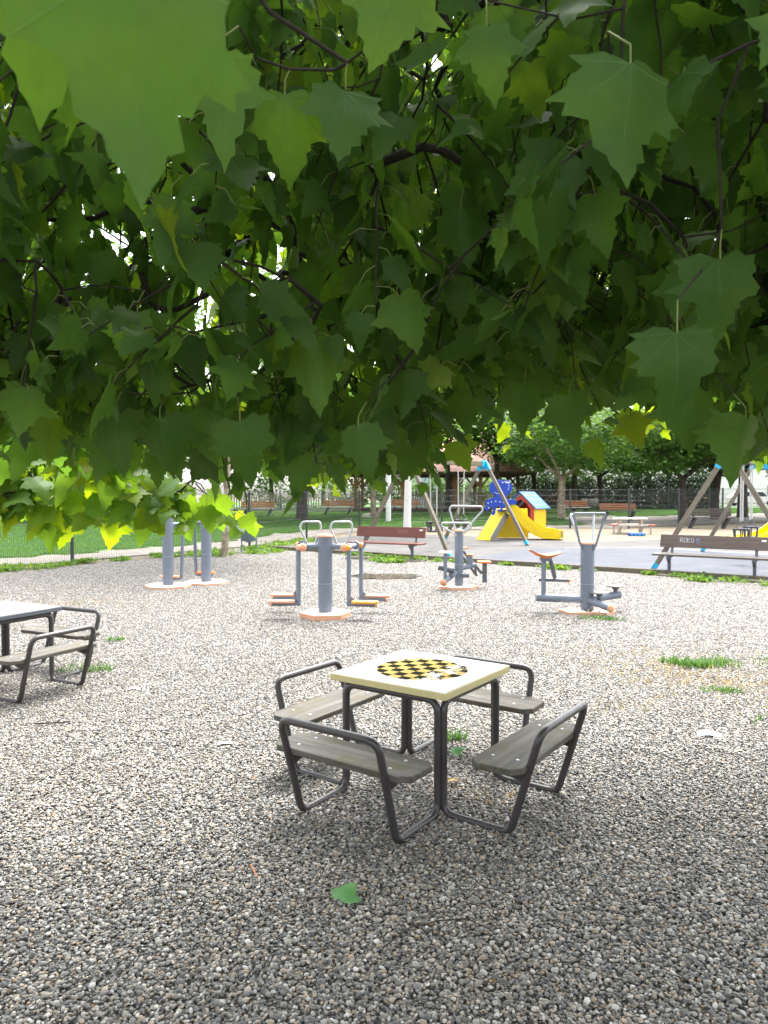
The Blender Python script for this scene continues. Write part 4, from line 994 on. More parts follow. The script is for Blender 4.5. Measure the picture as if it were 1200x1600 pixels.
def leaf_cloud(rg, P, n_, size, up=.6):
    """five pointed leaf faces at points P"""
    n = len(P); k = 11
    a = np.array([0, .42, .78, 1.15, 1.7, 2.3, -2.3, -1.7, -1.15, -.78, -.42]); r = np.array([1, .55, .95, .5, .85, .4, .4, .85, .5, .95, .55])
    base = np.stack([np.sin(a) * r, np.cos(a) * r, -.18 * r ** 2], 1) * .5
    base = np.concatenate([[[0, 0, .04]], base])
    nn = rg.normal(size=(n, 3)); nn /= np.linalg.norm(nn, axis=1)[:, None]; nn[:, 2] = np.abs(nn[:, 2]) + up; nn /= np.linalg.norm(nn, axis=1)[:, None]
    t = rg.normal(size=(n, 3)); t -= nn * (t * nn).sum(1)[:, None]; t /= np.linalg.norm(t, axis=1)[:, None]; x = np.cross(t, nn)
    s = size * rg.uniform(.65, 1.3, n)
    V = P[:, None] + s[:, None, None] * (base[None, :, 0:1] * x[:, None] + base[None, :, 1:2] * t[:, None] + base[None, :, 2:3] * nn[:, None])
    tri = np.array([[0, 1 + i, 1 + (i + 1) % k] for i in range(k)]); Fa = tri[None] + (np.arange(n) * (k + 1))[:, None, None]
    tone = np.repeat(np.stack([n_, rg.uniform(0, 1, n), np.zeros(n), np.ones(n)], 1), k + 1, 0)
    return V.reshape(-1, 3), Fa.reshape(-1, 3), tone
def link_mesh(name, me, parent=None, loc=None):
    o = bpy.data.objects.new(name, me); COL.objects.link(o)
    if parent is not None: o.parent = parent
    if loc is not None: o.location = loc
    return o
# clipped hedge
rg = np.random.default_rng(77); n = 24000
P = np.stack([rg.uniform(-8, 7, n), rg.normal(0, .45, n), rg.uniform(0.05, 2.6, n) + .25 * np.sin(rg.uniform(0, 6, n))], 1)
V, Fa, tone = leaf_cloud(rg, P, rg.uniform(0, .55, n), .2, .2)
root = thing('hedge', 'dark green clipped hedge behind the park benches', 'hedge', (18.5, 57, .4), R(-4)); link_mesh('foliage', mesh_np('foliage', V, Fa, M['leaf_hedge'], tone, smooth=False), root)
st = MB(); rr = random.Random(2)
for k in range(36): x = -7.8 + k * .41; st.tube([(x, rr.uniform(-.2, .2), 0), (x + rr.uniform(-.1, .1), rr.uniform(-.3, .3), .7)], .03, 5)
st.build('stems', M['bark_dark'], root)

# ------------------------------------------------------------------ background trees
def tree_meshes(seed, crown_r=(3.2, 3.2, 2.3), zc=4.75, nclump=115, per=80, leaf=.27, trunk_h=2.35, tr=.17, fork=True):
    rg = np.random.default_rng(seed); rr = random.Random(seed)
    tm = MB(); nb = rr.randrange(4, 6); top = Vector((rr.uniform(-.15, .15), rr.uniform(-.15, .15), trunk_h))
    tp = [Vector((0, 0, -.1)), Vector((0, 0, .12)), Vector((rr.uniform(-.05, .05), 0, trunk_h * .45)), top]
    tm.tube(tp, [tr * 1.5, tr * 1.15, tr, tr * .85], 12)
    tips = []
    for k in range(nb):
        a = 2 * PI * (k + rr.uniform(-.3, .3)) / nb; l = crown_r[0] * rr.uniform(.5, .75)
        e = top + Vector((math.cos(a) * l, math.sin(a) * l, rr.uniform(1.2, 2.6))); mid = top.lerp(e, .45) + Vector((0, 0, -.1 + rr.uniform(0, .3)))
        tm.tube([top - Vector((0, 0, .15)), mid, e], [tr * .6, tr * .4, tr * .12], 8)
        for q in range(4):
            s_ = mid.lerp(e, rr.uniform(.1, .9)); e2 = s_ + Vector((rr.uniform(-1.2, 1.2), rr.uniform(-1.2, 1.2), rr.uniform(-.3, 1.1))); tm.tube([s_, e2], [tr * .18, tr * .05], 6); tips.append(e2)
        tips.append(e)
    cc = []
    while len(cc) < nclump:
        d = rg.normal(size=3); d /= np.linalg.norm(d); r = rg.uniform(.45, 1.0) ** .6
        c = np.array([d[0] * crown_r[0] * r, d[1] * crown_r[1] * r, zc + d[2] * crown_r[2] * r]); cc.append(c)
    P = []; T = []
    for c in cc + [np.array(t_) for t_ in tips[:12]]:
        m_ = int(per * rg.uniform(.6, 1.3)); q = rg.normal(size=(m_, 3)) * np.array([.5, .5, .24]) * rg.uniform(.75, 1.25) + c; P.append(q); T.append(np.clip(rg.normal(.5, .2, m_) + rg.uniform(-.18, .18), 0, 1))
    P = np.concatenate(P); T = np.concatenate(T); V, Fa, tone = leaf_cloud(rg, P, T, leaf, .7)
    return tm, mesh_np('crown', V, Fa, M['leaf_far'], tone, smooth=False)
CROWNS = [tree_meshes(100 + i) for i in range(4)]
def park_tree(label, px, py, var, bark, sc=1.0, lean=0.0, tw=1.0, lift=0.0):
    p = ground_at(px, py); root = thing('park_tree', label, 'tree', (p.x, p.y, gz(p.y)), (var * 1.9 + px * .01) % 6.28, 'trees in the park')
    tm, cm = CROWNS[var % 4]; t_ = tm.build('trunk', M[bark], root); t_.scale = (sc * tw, sc * tw, sc * (1 + lift / 2.35)); c = link_mesh('crown', cm, root); c.scale = (sc, sc, sc); c.location.z = lift * sc; return root
for args in (('plane tree with thick dark trunk between two orange benches', 472, 813, 0, 'bark_dark', 1.1, 0, 1.5),
             ('slim tree with mottled bark behind the lawn path, left of the white pole', 583, 806, 1, 'bark_plane', 1.05, 0, .85, 1.2),
             ('tree with dark straight trunk in front of the pavilion, under the mossy beam', 700, 801, 2, 'bark_dark', 1.15, 0, .8, 1.6),
             ('dark trunked leafy tree before the right half of the pavilion roof', 776, 802, 3, 'bark_dark', 1.1, 0, .9, .8),
             ('dark trunked tree just behind the playhouse roof', 836, 800, 0, 'bark_dark', 1.05, 0, .9),
             ('plane tree with light mottled trunk right of the playhouse', 877, 811, 1, 'bark_plane', .95, 0, 1.2),
             ('dark trunked tree right behind the mottled trunk', 896, 800, 2, 'bark_dark', 1.15, 0, 1.0),
             ('dark trunked tree behind the left end of the big orange bench', 940, 798, 3, 'bark_dark', 1.1, 0, 1.1),
             ('pale straight trunked tree behind the middle of the big orange bench', 966, 793, 0, 'bark_plane', 1.25, 0, .8),
             ('dark tree behind the hedge, between the pale benches', 995, 790, 1, 'bark_dark', 1.2, 0, 1.0),
             ('dark trunked tree behind the pale benches at the right', 1013, 793, 2, 'bark_dark', 1.2, 0, 1.1),
             ('dark trunked tree left of the forked tree', 1045, 795, 3, 'bark_dark', 1.2, 0, .9),
             ('broad tree with dark forked trunk behind the right swing frame', 1066, 814, 2, 'bark_dark', .98, 0, 1.15),
             ('dark thick trunked tree beside the shaded bench', 1117, 811, 0, 'bark_dark', 1.05, 0, 1.25),
             ('dark trunked tree seen between the bucket swing ropes', 1160, 808, 1, 'bark_dark', 1.1, 0, 1.4),
             ('tree farthest right behind the yellow slide', 1240, 815, 3, 'bark_dark', 1.1, 0, 1.1),
             ('dark trunked tree at far left behind the picket railing', 95, 800, 1, 'bark_dark', 1.3, 0, 1.0),
             ('bushy tree behind the gap in the left branch', 235, 797, 2, 'bark_dark', 1.0, 0, .8),
             ('mottled trunk tree left of the pale picket railing', 357, 803, 3, 'bark_plane', 1.15, 0, 1.1),
             ('leafy tree behind the pale picket railing', 505, 790, 0, 'bark_dark', 1.3, 0, .9),
             ('leafy tree behind the left part of the pavilion', 640, 787, 1, 'bark_dark', 1.35, 0, .9)):
    park_tree(*args)
def shrub(label, px, y, w, h, seed):
    rg = np.random.default_rng(seed); n = 2600; x = xat(px, y); q = rg.normal(size=(n, 3)); q /= np.linalg.norm(q, axis=1)[:, None]; q *= rg.uniform(.35, 1, n)[:, None] ** .5 * (1 + .25 * np.sin(q[:, :1] * 5 + seed) * np.cos(q[:, 1:2] * 4))
    P = q * np.array([w / 2, w / 2.4, h / 2]) + np.array([0, 0, h / 2]); P = P[P[:, 2] > .05]; V, Fa, tone = leaf_cloud(rg, P, np.clip(rg.normal(.5, .25, len(P)), 0, 1), .26, .5)
    root = thing('shrub', label, 'shrub', (x, y, gz(y)), 0, 'leafy shrubs behind the pavilion'); link_mesh('foliage', mesh_np('foliage', V, Fa, M['leaf_far'], tone, smooth=False), root)
    st = MB()
    for k in range(6): st.tube([(0, 0, 0), (rg.uniform(-.6, .6) * w / 2, rg.uniform(-.5, .5) * w / 2, h * .6)], [.05, .02], 6)
    st.build('stems', M['bark_dark'], root)
for a_ in (('round leafy shrub just left of the pavilion posts', 552, 58, 4.5, 3.6, 1), ('tall shrub seen through the left bay of the pavilion', 612, 60, 4.2, 3.4, 2), ('shrub seen through the middle of the pavilion', 690, 61, 3.6, 2.6, 3),
           ('broad shrub seen through the right bays of the pavilion', 765, 62, 5.0, 2.8, 4), ('broad shrub behind the pale picket railing', 440, 58, 7.0, 3.8, 5), ('tall shrub behind the far left house corner', 250, 62, 4.0, 3.4, 6)):
    shrub(*a_)
for args in (('dark tree nearest the left edge behind the wire fence', 22, 815, 2, 'bark_dark', 1.05, 0, 1.0), ('dark tree between the awning and the left house', 172, 803, 0, 'bark_dark', 1.1, 0, 1.0), ('leafy tree left of the thick dark trunk', 425, 795, 3, 'bark_dark', 1.2, 0, .9), ('tall tree closing the view behind the white pole', 600, 786, 2, 'bark_dark', 1.4, 0, .8)):
    park_tree(*args)
# white painted trunks on the lawn and the little tree by the bin
root = thing('birch_trunk', 'white barked trunk standing behind the red bench', 'tree', (.93, 29.2, gz(29.2)))
MB().tube([(0, 0, -.1), (-.01, 0, .5), (.03, 0, 2.2), (.1, 0, 3.6)], [.18, .15, .135, .1], 14).build('trunk', M['bark_white'], root)
rg = np.random.default_rng(5); P = rg.normal(size=(1400, 3)) * np.array([1.2, 1.2, .7]) + np.array([0, 0, 4.6]); V, Fa, tone = leaf_cloud(rg, P, rg.uniform(.2, 1, 1400), .2); link_mesh('crown', mesh_np('crown', V, Fa, M['leaf_far'], tone, smooth=False), root)
root = thing('white_pole', 'smooth white painted pole on the lawn, left of the white trunk', 'pole', (.22, 37.0, gz(37)))
MB().tube([(0, 0, -.1), (0, 0, 4.2)], .13, 16).build('shaft', M['white'], root); MB().lathe((0, 0, 4.2), [(.15, 0), (.15, .04), (.05, .07)], 16).build('pole_cap', M['white'], root)
root = thing('young_tree', 'slender plane tree with peeling trunk beside the litter bin', 'tree', (-4.33, 19.95, 0))
MB().tube([(0, 0, -.1), (.02, 0, .4), (.06, .02, 1.3), (.1, 0, 2.4), (.05, .1, 5.0), (.1, 0, 8.0)], [.13, .1, .085, .075, .05, .02], 12).build('trunk', M['bark_plane'], root)
rg = np.random.default_rng(6); P = np.concatenate([rg.normal(size=(75, 3)) * np.array([.42, .42, .22]) + np.array([3.1 * r_ * math.cos(a_), 3.1 * r_ * math.sin(a_), rg.uniform(3.3, 9.6)]) for r_, a_ in zip(rg.uniform(.1, 1, 120) ** .6, rg.uniform(0, 6.28, 120))]); V, Fa, tone = leaf_cloud(rg, P, rg.uniform(.2, 1, len(P)), .19); link_mesh('crown', mesh_np('crown', V, Fa, M['leaf_far'], tone, smooth=False), root)
# post bin behind the playhouse
p = ground_at(846, 802); root = thing('post_bin', 'black lidded bin on a brown post behind the playhouse', 'litter bin', (p.x, p.y, gz(p.y)))
MB().box((0, 0, .55), (.22, .22, 1.1), None, 0, .01).build('post', M['pav_dark'], root); b_ = MB().box((0, 0, 1.2), (.6, .4, .35), None, 0, .03).build('bin_box', M['iron'], root)
MB().box((0, 0, 1.42), (.8, .5, .05), Matrix.Rotation(R(8), 3, 'Y'), 0, .01).build('lid', M['iron'], b_)
# blue awning and white pillar in the far street
root = thing('awning', 'bright blue awning on thin posts far left behind the branch', 'awning', (-24.2, 60, .4), R(6))
MB().prism([(-1.9, 0), (1.9, 0), (1.9, .08), (-1.9, .08)], 2.4, Matrix.Translation((0, 0, 2.1)) @ Matrix.Rotation(R(28), 4, 'X') @ XZ, 0).build('canopy', M['cyan'], root)
f = MB()
for x in (-1.8, 1.8): f.tube([(x, 0, 0), (x, 0, 2.1)], .05, 8); f.tube([(x, 2.05, 0), (x, 2.05, 3.15)], .05, 8)
f.build('post', M['white'], root)
p = ground_at(1033, 789); root = thing('white_pillar', 'square white pillar at the street edge right of the pale benches', 'pillar', (p.x, p.y, .4))
MB().box((0, 0, 1.4), (.9, .5, 2.8), None, 0, .02).build('shaft', M['house_white'], root); MB().box((0, 0, 2.88), (1.1, .7, .16), None, 0, .02).build('pillar_cap', M['house_white'], root)

# ------------------------------------------------------------------ weeds, grass tufts, debris
def weed_leaves(rg, n, centre_fn, lmin, lmax):
    P = centre_fn(n); a = rg.uniform(0, 2 * PI, n); el = rg.uniform(.1, 1.1, n); l = rg.uniform(lmin, lmax, n); w = l * rg.uniform(.25, .42, n)
    d = np.stack([np.cos(a) * np.cos(el), np.sin(a) * np.cos(el), np.sin(el)], 1); s_ = np.stack([-np.sin(a), np.cos(a), np.zeros(n)], 1); u = np.cross(s_, d)
    V = np.zeros((n, 4, 3)); V[:, 0] = P; V[:, 1] = P + d * (l * .5)[:, None] + s_ * w[:, None] + u * (l * -.1)[:, None]; V[:, 2] = P + d * l[:, None] + u * (-.05 * l)[:, None]; V[:, 3] = P + d * (l * .5)[:, None] - s_ * w[:, None] + u * (l * -.1)[:, None]
    Fa = np.array([[0, 1, 2], [0, 2, 3]])[None] + (np.arange(n) * 4)[:, None, None]; tone = np.repeat(np.stack([rg.uniform(.1, 1, n)] * 2 + [np.zeros(n), np.ones(n)], 1), 4, 0)
    return V.reshape(-1, 3), Fa.reshape(-1, 3), tone
def along(rg, pl, width, clumps, sd_):
    segs = [(Vector((*a, 0)), Vector((*b, 0))) for a, b in zip(pl[:-1], pl[1:])]; Ls = np.array([(b - a).length for a, b in segs]); C = []
    for _ in range(clumps):
        i = rg.choice(len(segs), p=Ls / Ls.sum()); a, b = segs[i]; t = (b - a).normalized(); p = a.lerp(b, rg.uniform()) + Vector((t.y, -t.x, 0)) * rg.uniform(0, width); C.append((p.x, p.y, rg.uniform(.4, 1.4)))
    C = np.array(C)
    def fn(n):
        k = rg.integers(0, len(C), n); q = rg.normal(size=(n, 2)) * sd_ * C[k, 2:3] + C[k, :2]; return np.stack([q[:, 0], q[:, 1], np.abs(rg.normal(0, .025, n)) * C[k, 2]], 1)
    return fn
def stuff_mesh(name, parts, mat, label):
    V = []; Fa = []; T = []; o = 0
    for v, f, t_ in parts: V.append(v); Fa.append(f + o); T.append(t_); o += len(v)
    ob = link_mesh(name, mesh_np(name, np.concatenate(V), np.concatenate(Fa), mat, np.concatenate(T), smooth=False)); ob['kind'] = 'stuff'; ob['label'] = label
rg = np.random.default_rng(31); parts = []
parts.append(weed_leaves(rg, 6500, along(rg, FENCE_L[:5], .75, 60, .16), .05, .13))
parts.append(weed_leaves(rg, 1500, along(rg, [(-5.2, 20.3), (-3.4, 21.6), (-3.2, 22.2)], .6, 14, .2), .05, .13))
parts.append(weed_leaves(rg, 2600, along(rg, [(-1.0, 20.55), (7.6, 14.05), (10, 12.2)], .35, 34, .1), .04, .11))
parts.append(weed_leaves(rg, 1100, along(rg, [(6.2, 14.9), (8, 13.5)], .5, 9, .12), .04, .12))
parts.append(weed_leaves(rg, 900, along(rg, [(-.3, 18.9), (.7, 18.4)], .5, 7, .12), .05, .13))
stuff_mesh('weeds', parts, M['leaf_weed'], 'low green weeds along the fence foot and the kerb')
parts = []
for (cx, cy, sx_, sy, n) in ((3.0, 7.1, .4, .35, 260), (2.7, 6.9, .25, .3, 160), (3.3, 6.5, .35, .25, 240), (2.85, 7.9, .5, .3, 160), (3.6, 6.2, .3, .2, 120), (2.1, 7.0, .15, .3, 60), (-4.7, 11.5, .5, .3, 160), (4.1, 7.4, .3, .3, 150), (2.0, 5.9, .2, .12, 50), (.62, 4.1, .08, .06, 24)):
    parts.append(blades(rg, n, lambda m_: np.stack([rg.normal(cx, sx_, m_), rg.normal(cy, sy, m_), np.full(m_, .006)], 1), .015, .05, .004, 2.6))
stuff_mesh('dry_grass', parts, M['grass_dry'], 'pale dry grass wisps between the pebbles at right')
def tuft(label, cl, loc, n, hm):
    rg = np.random.default_rng(int(abs(loc[0] * 100))); V, Fa, tone = blades(rg, n, lambda m_: (lambda k: np.stack([np.array([c[0] for c in cl])[k] + np.array([c[2] for c in cl])[k] * np.clip(rg.normal(size=m_), -1.4, 1.4), np.array([c[1] for c in cl])[k] + np.array([c[3] for c in cl])[k] * np.clip(rg.normal(size=m_), -1.4, 1.4), np.full(m_, .004)], 1))(rg.integers(0, len(cl), m_)), .03, hm, .0045, 1.1)
    o = link_mesh('grass_tuft', mesh_np('grass_tuft', V, Fa, M['grass'], tone, smooth=False), None, loc); tag(o, label, 'grass tuft', 'grass tufts growing in the gravel')
tuft('widest green grass tuft in the gravel at the right', [(-.22, .1, .1, .07), (0, 0, .13, .07), (.2, .08, .12, .12), (-.1, -.05, .1, .06)], (3.2, 7.35, 0), 750, .085)
tuft('small green grass tuft just below the widest one', [(0, 0, .09, .05), (.1, -.05, .06, .04)], (2.92, 6.42, 0), 130, .055)
tuft('sparse grass tuft at the right edge above the grey wrapper', [(0, 0, .17, .09), (.15, .05, .1, .07)], (3.02, 5.55, 0), 170, .05)
tuft('grass tuft at the orange base of the saddle machine', [(0, 0, .15, .08), (.2, -.1, .12, .08)], (2.9, 10.1, 0), 240, .07)
tuft('green grass tuft under the chess table', [(0, 0, .05, .035)], (.5, 5.15, 0), 90, .09)
tuft('lone grass tuft right of the left games table', [(0, 0, .06, .05)], (-3.15, 8.62, 0), 90, .06)
tuft('grass tuft at the feet of the left games table seats', [(0, 0, .16, .09), (.15, -.05, .1, .06)], (-2.95, 7.2, 0), 200, .07)
tuft('small grass tuft at far right, right of the widest one', [(0, 0, .12, .12), (.1, .15, .09, .09)], (3.95, 7.4, 0), 130, .06)

# leaf litter: small dry fragments nobody could count
rg = np.random.default_rng(71); parts = []
m_ = 700; yy = 2.2 + 18 * rg.uniform(0, 1, m_) ** 1.3; xx = rg.uniform(-.6, .6, m_) * yy
P_ = np.stack([xx, yy, np.full(m_, .02)], 1); P_ = P_[[inpoly(x, y, GRAVEL) and (x - K0[0]) * -kd.y + (y - K0[1]) * kd.x < -.4 for x, y, z in P_]]
parts.append(weed_leaves(rg, len(P_), lambda n: P_, .008, .024))
stuff_mesh('leaf_litter', parts, paint('dry_leaf_fragment', (.16, .09, .035), .8, (.3, .22, .1), .5, 40), 'tiny dry leaf fragments lying among the pebbles')
# puddle
rr = random.Random(9); pd = [(.05 + .85 * math.cos(a) * rr.uniform(.7, 1.1), 15.15 + .65 * math.sin(a) * rr.uniform(.6, 1.1)) for a in [k * 2 * PI / 26 for k in range(26)]]
m, t, b = nt('puddle_water'); b.inputs['Base Color'].default_value = (.05, .042, .03, 1); b.inputs['Roughness'].default_value = .16; M['puddle'] = m
sheet('puddle', spline(pd, 3), .0165, M['puddle'])

# ------------------------------------------------------------------ the big plane tree overhead
def leaf_shape(seed):
    rr = random.Random(seed)
    half = [(.07, -.05), (.2, -.09), (.3, -.04), (.43, -.05), (.385, .05), (.44, .12), (.47, .21), (.66, .33), (.53, .36), (.50, .43), (.40, .43), (.30, .45), (.31, .55), (.245, .58), (.25, .68), (.16, .74), (.135, .83), (.065, .9)]
    wl, wb = rr.uniform(.72, 1.08), rr.uniform(.7, 1.1)
    jr = lambda p: (p[0] * (wb if p[1] < .2 else wl) * rr.uniform(.9, 1.1), p[1] + rr.uniform(-.025, .025))
    right = [jr(p) for p in half]; left = [(-x, y) for x, y in [jr(p) for p in half]]
    outl = [(0, 0)] + right + [(rr.uniform(-.02, .02), 1.02)] + left[::-1]
    inn = [(0, .13), (0, .27), (0, .42), (0, .57), (0, .72), (0, .86)] + [(s_ * x, y) for s_ in (-1, 1) for x, y in ((.13, .08), (.13, .2), (.26, .18), (.38, .24), (.14, .36), (.26, .32), (.13, .52), (.28, .05), (.11, .66))]
    n = len(outl); vs_ = [Vector(p) for p in outl + inn]
    r = delaunay_2d_cdt(vs_, [], [list(range(n))], 1, 1e-5)
    P = np.array([(v.x, v.y) for v in r[0]]); Fa = []
    for f in r[2]:
        a, b_, c = [P[i] for i in f[:3]]
        ar = (b_[0] - a[0]) * (c[1] - a[1]) - (b_[1] - a[1]) * (c[0] - a[0]); Fa.append(f if ar > 0 else f[::-1])
    x, y = P[:, 0], P[:, 1]; fold = rr.uniform(.02, .5); cur = rr.uniform(-.12, .4); ph = rr.uniform(0, 6)
    z = -fold * np.abs(x) - cur * y ** 2 + .025 * np.sin(9 * x + ph) * np.abs(x) * 2 + .03 * np.sin(7 * y + ph) - .18 * np.abs(x) ** 2 * rr.uniform(0, 2)
    return np.stack([x, y, z], 1), np.array(Fa), P
LEAVES = [leaf_shape(200 + i) for i in range(12)]
class Crown:
    def __init__(s): s.items = []
    def add(s, base, tip, nrm, size, tone, var=None): s.items.append((base, tip, nrm, size, tone, var))
    def mesh(s, name, mat, rg):
        V = []; Fa = []; T = []; U = []; o = 0
        B = np.array([i[0] for i in s.items]); t = np.array([i[1] for i in s.items]); nn = np.array([i[2] for i in s.items]); S = np.array([i[3] for i in s.items]); tn = np.array([i[4] for i in s.items])
        var = np.array([rg.integers(0, len(LEAVES)) if i[5] is None else i[5] for i in s.items])
        t /= np.linalg.norm(t, axis=1)[:, None]; nn = nn - t * (t * nn).sum(1)[:, None]; nn /= np.linalg.norm(nn, axis=1)[:, None]; x = np.cross(t, nn)
        for k, (lv, lf, lu) in enumerate(LEAVES):
            q = np.where(var == k)[0]
            if not len(q): continue
            m_ = len(q); asp = rg.uniform(.88, 1.12, m_)
            v = B[q][:, None] + S[q][:, None, None] * (lv[None, :, 0:1] * asp[:, None, None] * x[q][:, None] + lv[None, :, 1:2] * t[q][:, None] + lv[None, :, 2:3] * nn[q][:, None])
            V.append(v.reshape(-1, 3)); Fa.append((lf[None] + (np.arange(m_) * len(lv))[:, None, None]).reshape(-1, 3) + o); o += m_ * len(lv)
            T.append(np.repeat(np.stack([tn[q], rg.uniform(0, 1, m_), np.zeros(m_), np.ones(m_)], 1), len(lv), 0)); U.append(np.tile(lu, (m_, 1)))
        return mesh_np(name, np.concatenate(V), np.concatenate(Fa), mat, np.concatenate(T), np.concatenate(U))

rr = random.Random(42); rg = np.random.default_rng(42)
def hump(x, pts):
    return float(np.interp(x, [p[0] for p in pts], [p[1] for p in pts]))
def zbot(x, y):
    s_ = x / max(y, .8)                                     # the skirt of the crown dips at both sides and opens in the middle right
    return 1.75 + hump(s_, [(-.6, .03), (-.35, .005), (-.2, -.025), (-.05, -.025), (.02, -.01), (.055, .005), (.09, .065), (.3, .08), (.36, .1), (.39, .06), (.45, .075), (.49, .02), (.55, .0), (.6, .0)]) * min(y, 4.5)
def ymax(x): return hump(x, [(-3.5, 2.8), (-1.2, 3.1), (-.5, 3.8), (.2, 4.6), (.8, 5.1), (2.5, 5.7), (4.2, 5.5)])
def in_crown(p):
    x, y, z = p
    if y < .75: return z > 2.75 + .25 * max(0, .5 - y) and z < 4.4
    if y > ymax(x) + (.4 if z > 2.6 and x > -.4 else 0) or z > 4.95 - .02 * y or z < zbot(x, y) + .42: return False
    return (Vector(p) - Vector((0, 0, CAM_H))).length > 1.8
TR = Vector((2.3, -2.3, 0))
nodes = []; parent = []
def node(p, par): nodes.append(Vector(p)); parent.append(par); return len(nodes) - 1
n0 = node(TR + Vector((0, 0, 2.5)), -1)
def limb(par, pts):
    for a in pts: par = node(a, par)
    return par
for pts_ in ([(1.9, -1.7, 3.2), (1.1, -.8, 3.7), (.1, .2, 4.0), (-1.0, 1.0, 4.1), (-2.0, 1.7, 3.9), (-2.6, 2.2, 3.5)],
             [(2.1, -1.4, 3.3), (1.6, -.2, 3.8), (1.0, 1.0, 4.05), (.5, 2.0, 4.0), (0.1, 2.8, 3.7), (-.4, 3.2, 3.3)],
             [(2.5, -1.3, 3.3), (2.6, 0, 3.8), (2.5, 1.4, 4.1), (2.2, 2.8, 4.0), (1.8, 3.9, 3.6), (1.6, 4.5, 3.2)],
             [(3.0, -1.5, 3.4), (3.6, -.2, 3.8), (3.8, 1.4, 3.9), (3.5, 3.0, 3.7)],
             [(1.6, -2.0, 3.4), (.2, -1.6, 3.9), (-1.2, -1.0, 4.0), (-2.6, -.2, 3.8), (-3.2, 1.0, 3.5)]):
    limb(n0, pts_)
twigs = []
c_ = 0
while c_ < 50:
    p = (rr.uniform(-3.4, 4.2), rr.uniform(-2.4, .75), rr.uniform(2.75, 4.4))
    if in_crown(p): twigs.append(p); c_ += 1
c_ = 0
while c_ < 2350:
    p = (rr.uniform(-3.4, 4.2), rr.uniform(.75, 5.8), rr.uniform(1.9, 5.0))
    if not in_crown(p): continue
    if abs(p[0]) > .56 * p[1] + .7 or p[2] > 1.75 + .72 * p[1] + .7:
        if rr.random() > .35: continue
    twigs.append(p); c_ += 1
# extra skirt twigs along the lower edge
c_ = 0
while c_ < 230:
    x = rr.uniform(-2.2, 3.0); y = rr.uniform(1.9, min(ymax(x), 4.4)); twigs.append((x, y, zbot(x, y) + rr.uniform(.36, .55))); c_ += 1
twigs.sort(key=lambda p: min((Vector(p) - q).length for q in nodes[:30]))
crown = Crown(); pet = MB(); brn = MB()
def grow_twig(p, d, n, spread=.6, tone=None, droop=.6, sz=(.095, .165), face=None):
    """leafy shoot from p along d"""
    pts_ = [Vector(p)]; d = Vector(d).normalized(); step = .06
    for k in range(n):
        d = (d + Vector((rr.uniform(-.12, .12), rr.uniform(-.12, .12), -droop * .08))).normalized(); pts_.append(pts_[-1] + d * step)
    brn.tube(pts_, [.0042 * (1 - .6 * k / n) for k in range(n + 1)], 5, cap=False)
    for k in range(1, n + 1):
        side = d.cross(Vector((0, 0, 1))).normalized() * (1 if k % 2 else -1)
        pd_ = (side * rr.uniform(.5, 1.2) + d * rr.uniform(.1, .6) + Vector((0, 0, rr.uniform(-.5, .3)))).normalized(); pl = rr.uniform(.035, .075)
        q = pts_[k] + pd_ * pl; mid = pts_[k] + pd_ * pl * .6 + Vector((0, 0, .006)); q.z -= .01
        h = Vector((pd_.x, pd_.y, 0)) * spread + Vector((rr.uniform(-.35, .35), rr.uniform(-.35, .35), 0))
        tip = (Vector((0, 0, -1)) * rr.uniform(.35, 1.1) + h * rr.uniform(.3, 1.5)).normalized()
        if face is None: nr = Vector((rr.uniform(-1.5, 1.5), rr.uniform(-1.3, .8), rr.uniform(-.2, .9)))
        else: nr = Vector(face) + Vector((rr.uniform(-.5, .5), rr.uniform(-.5, .5), rr.uniform(-.3, .4)))
        if (q - Vector((0, 0, CAM_H))).length < .95: continue
        s_ = rr.uniform(*sz) * (.6 if k == n else 1)
        crown.add(q[:], tip[:], nr[:], s_, min(1, max(0, rr.gauss(.45, .2) if tone is None else rr.gauss(*tone))))
        pet.tube([pts_[k], mid, q], .0016, 3, cap=False)
for p in twigs:
    P = Vector(p); best = min(range(len(nodes)), key=lambda i: (nodes[i] - P).length * (1.0 if nodes[i].z >= P.z - .1 else 1.8))
    par = best
    if (nodes[best] - P).length > .25: par = node(nodes[best].lerp(P, .5) + Vector((rr.uniform(-.08, .08), rr.uniform(-.08, .08), rr.uniform(.0, .1))), best)
    i = node(P, par)
    d = P - nodes[par]; d.z *= .5; outw = Vector((P.x - 1.0, P.y + .5, 0)).normalized()
    n = rr.randrange(6, 11); skirt = P.z < zbot(P.x, P.y) + .62 and P.y > .8
    outer = max(0, 1 - (ymax(P.x) - P.y) / .9) if P.y > 1 else 0  # outer shoots get a lighter leaf colour that imitates backlight
    grow_twig(P, d.normalized() * .6 + outw * .5 + Vector((rr.uniform(-.4, .4), rr.uniform(-.4, .4), -.25)), 5 if skirt else n, tone=(.36 + .5 * outer, .24))
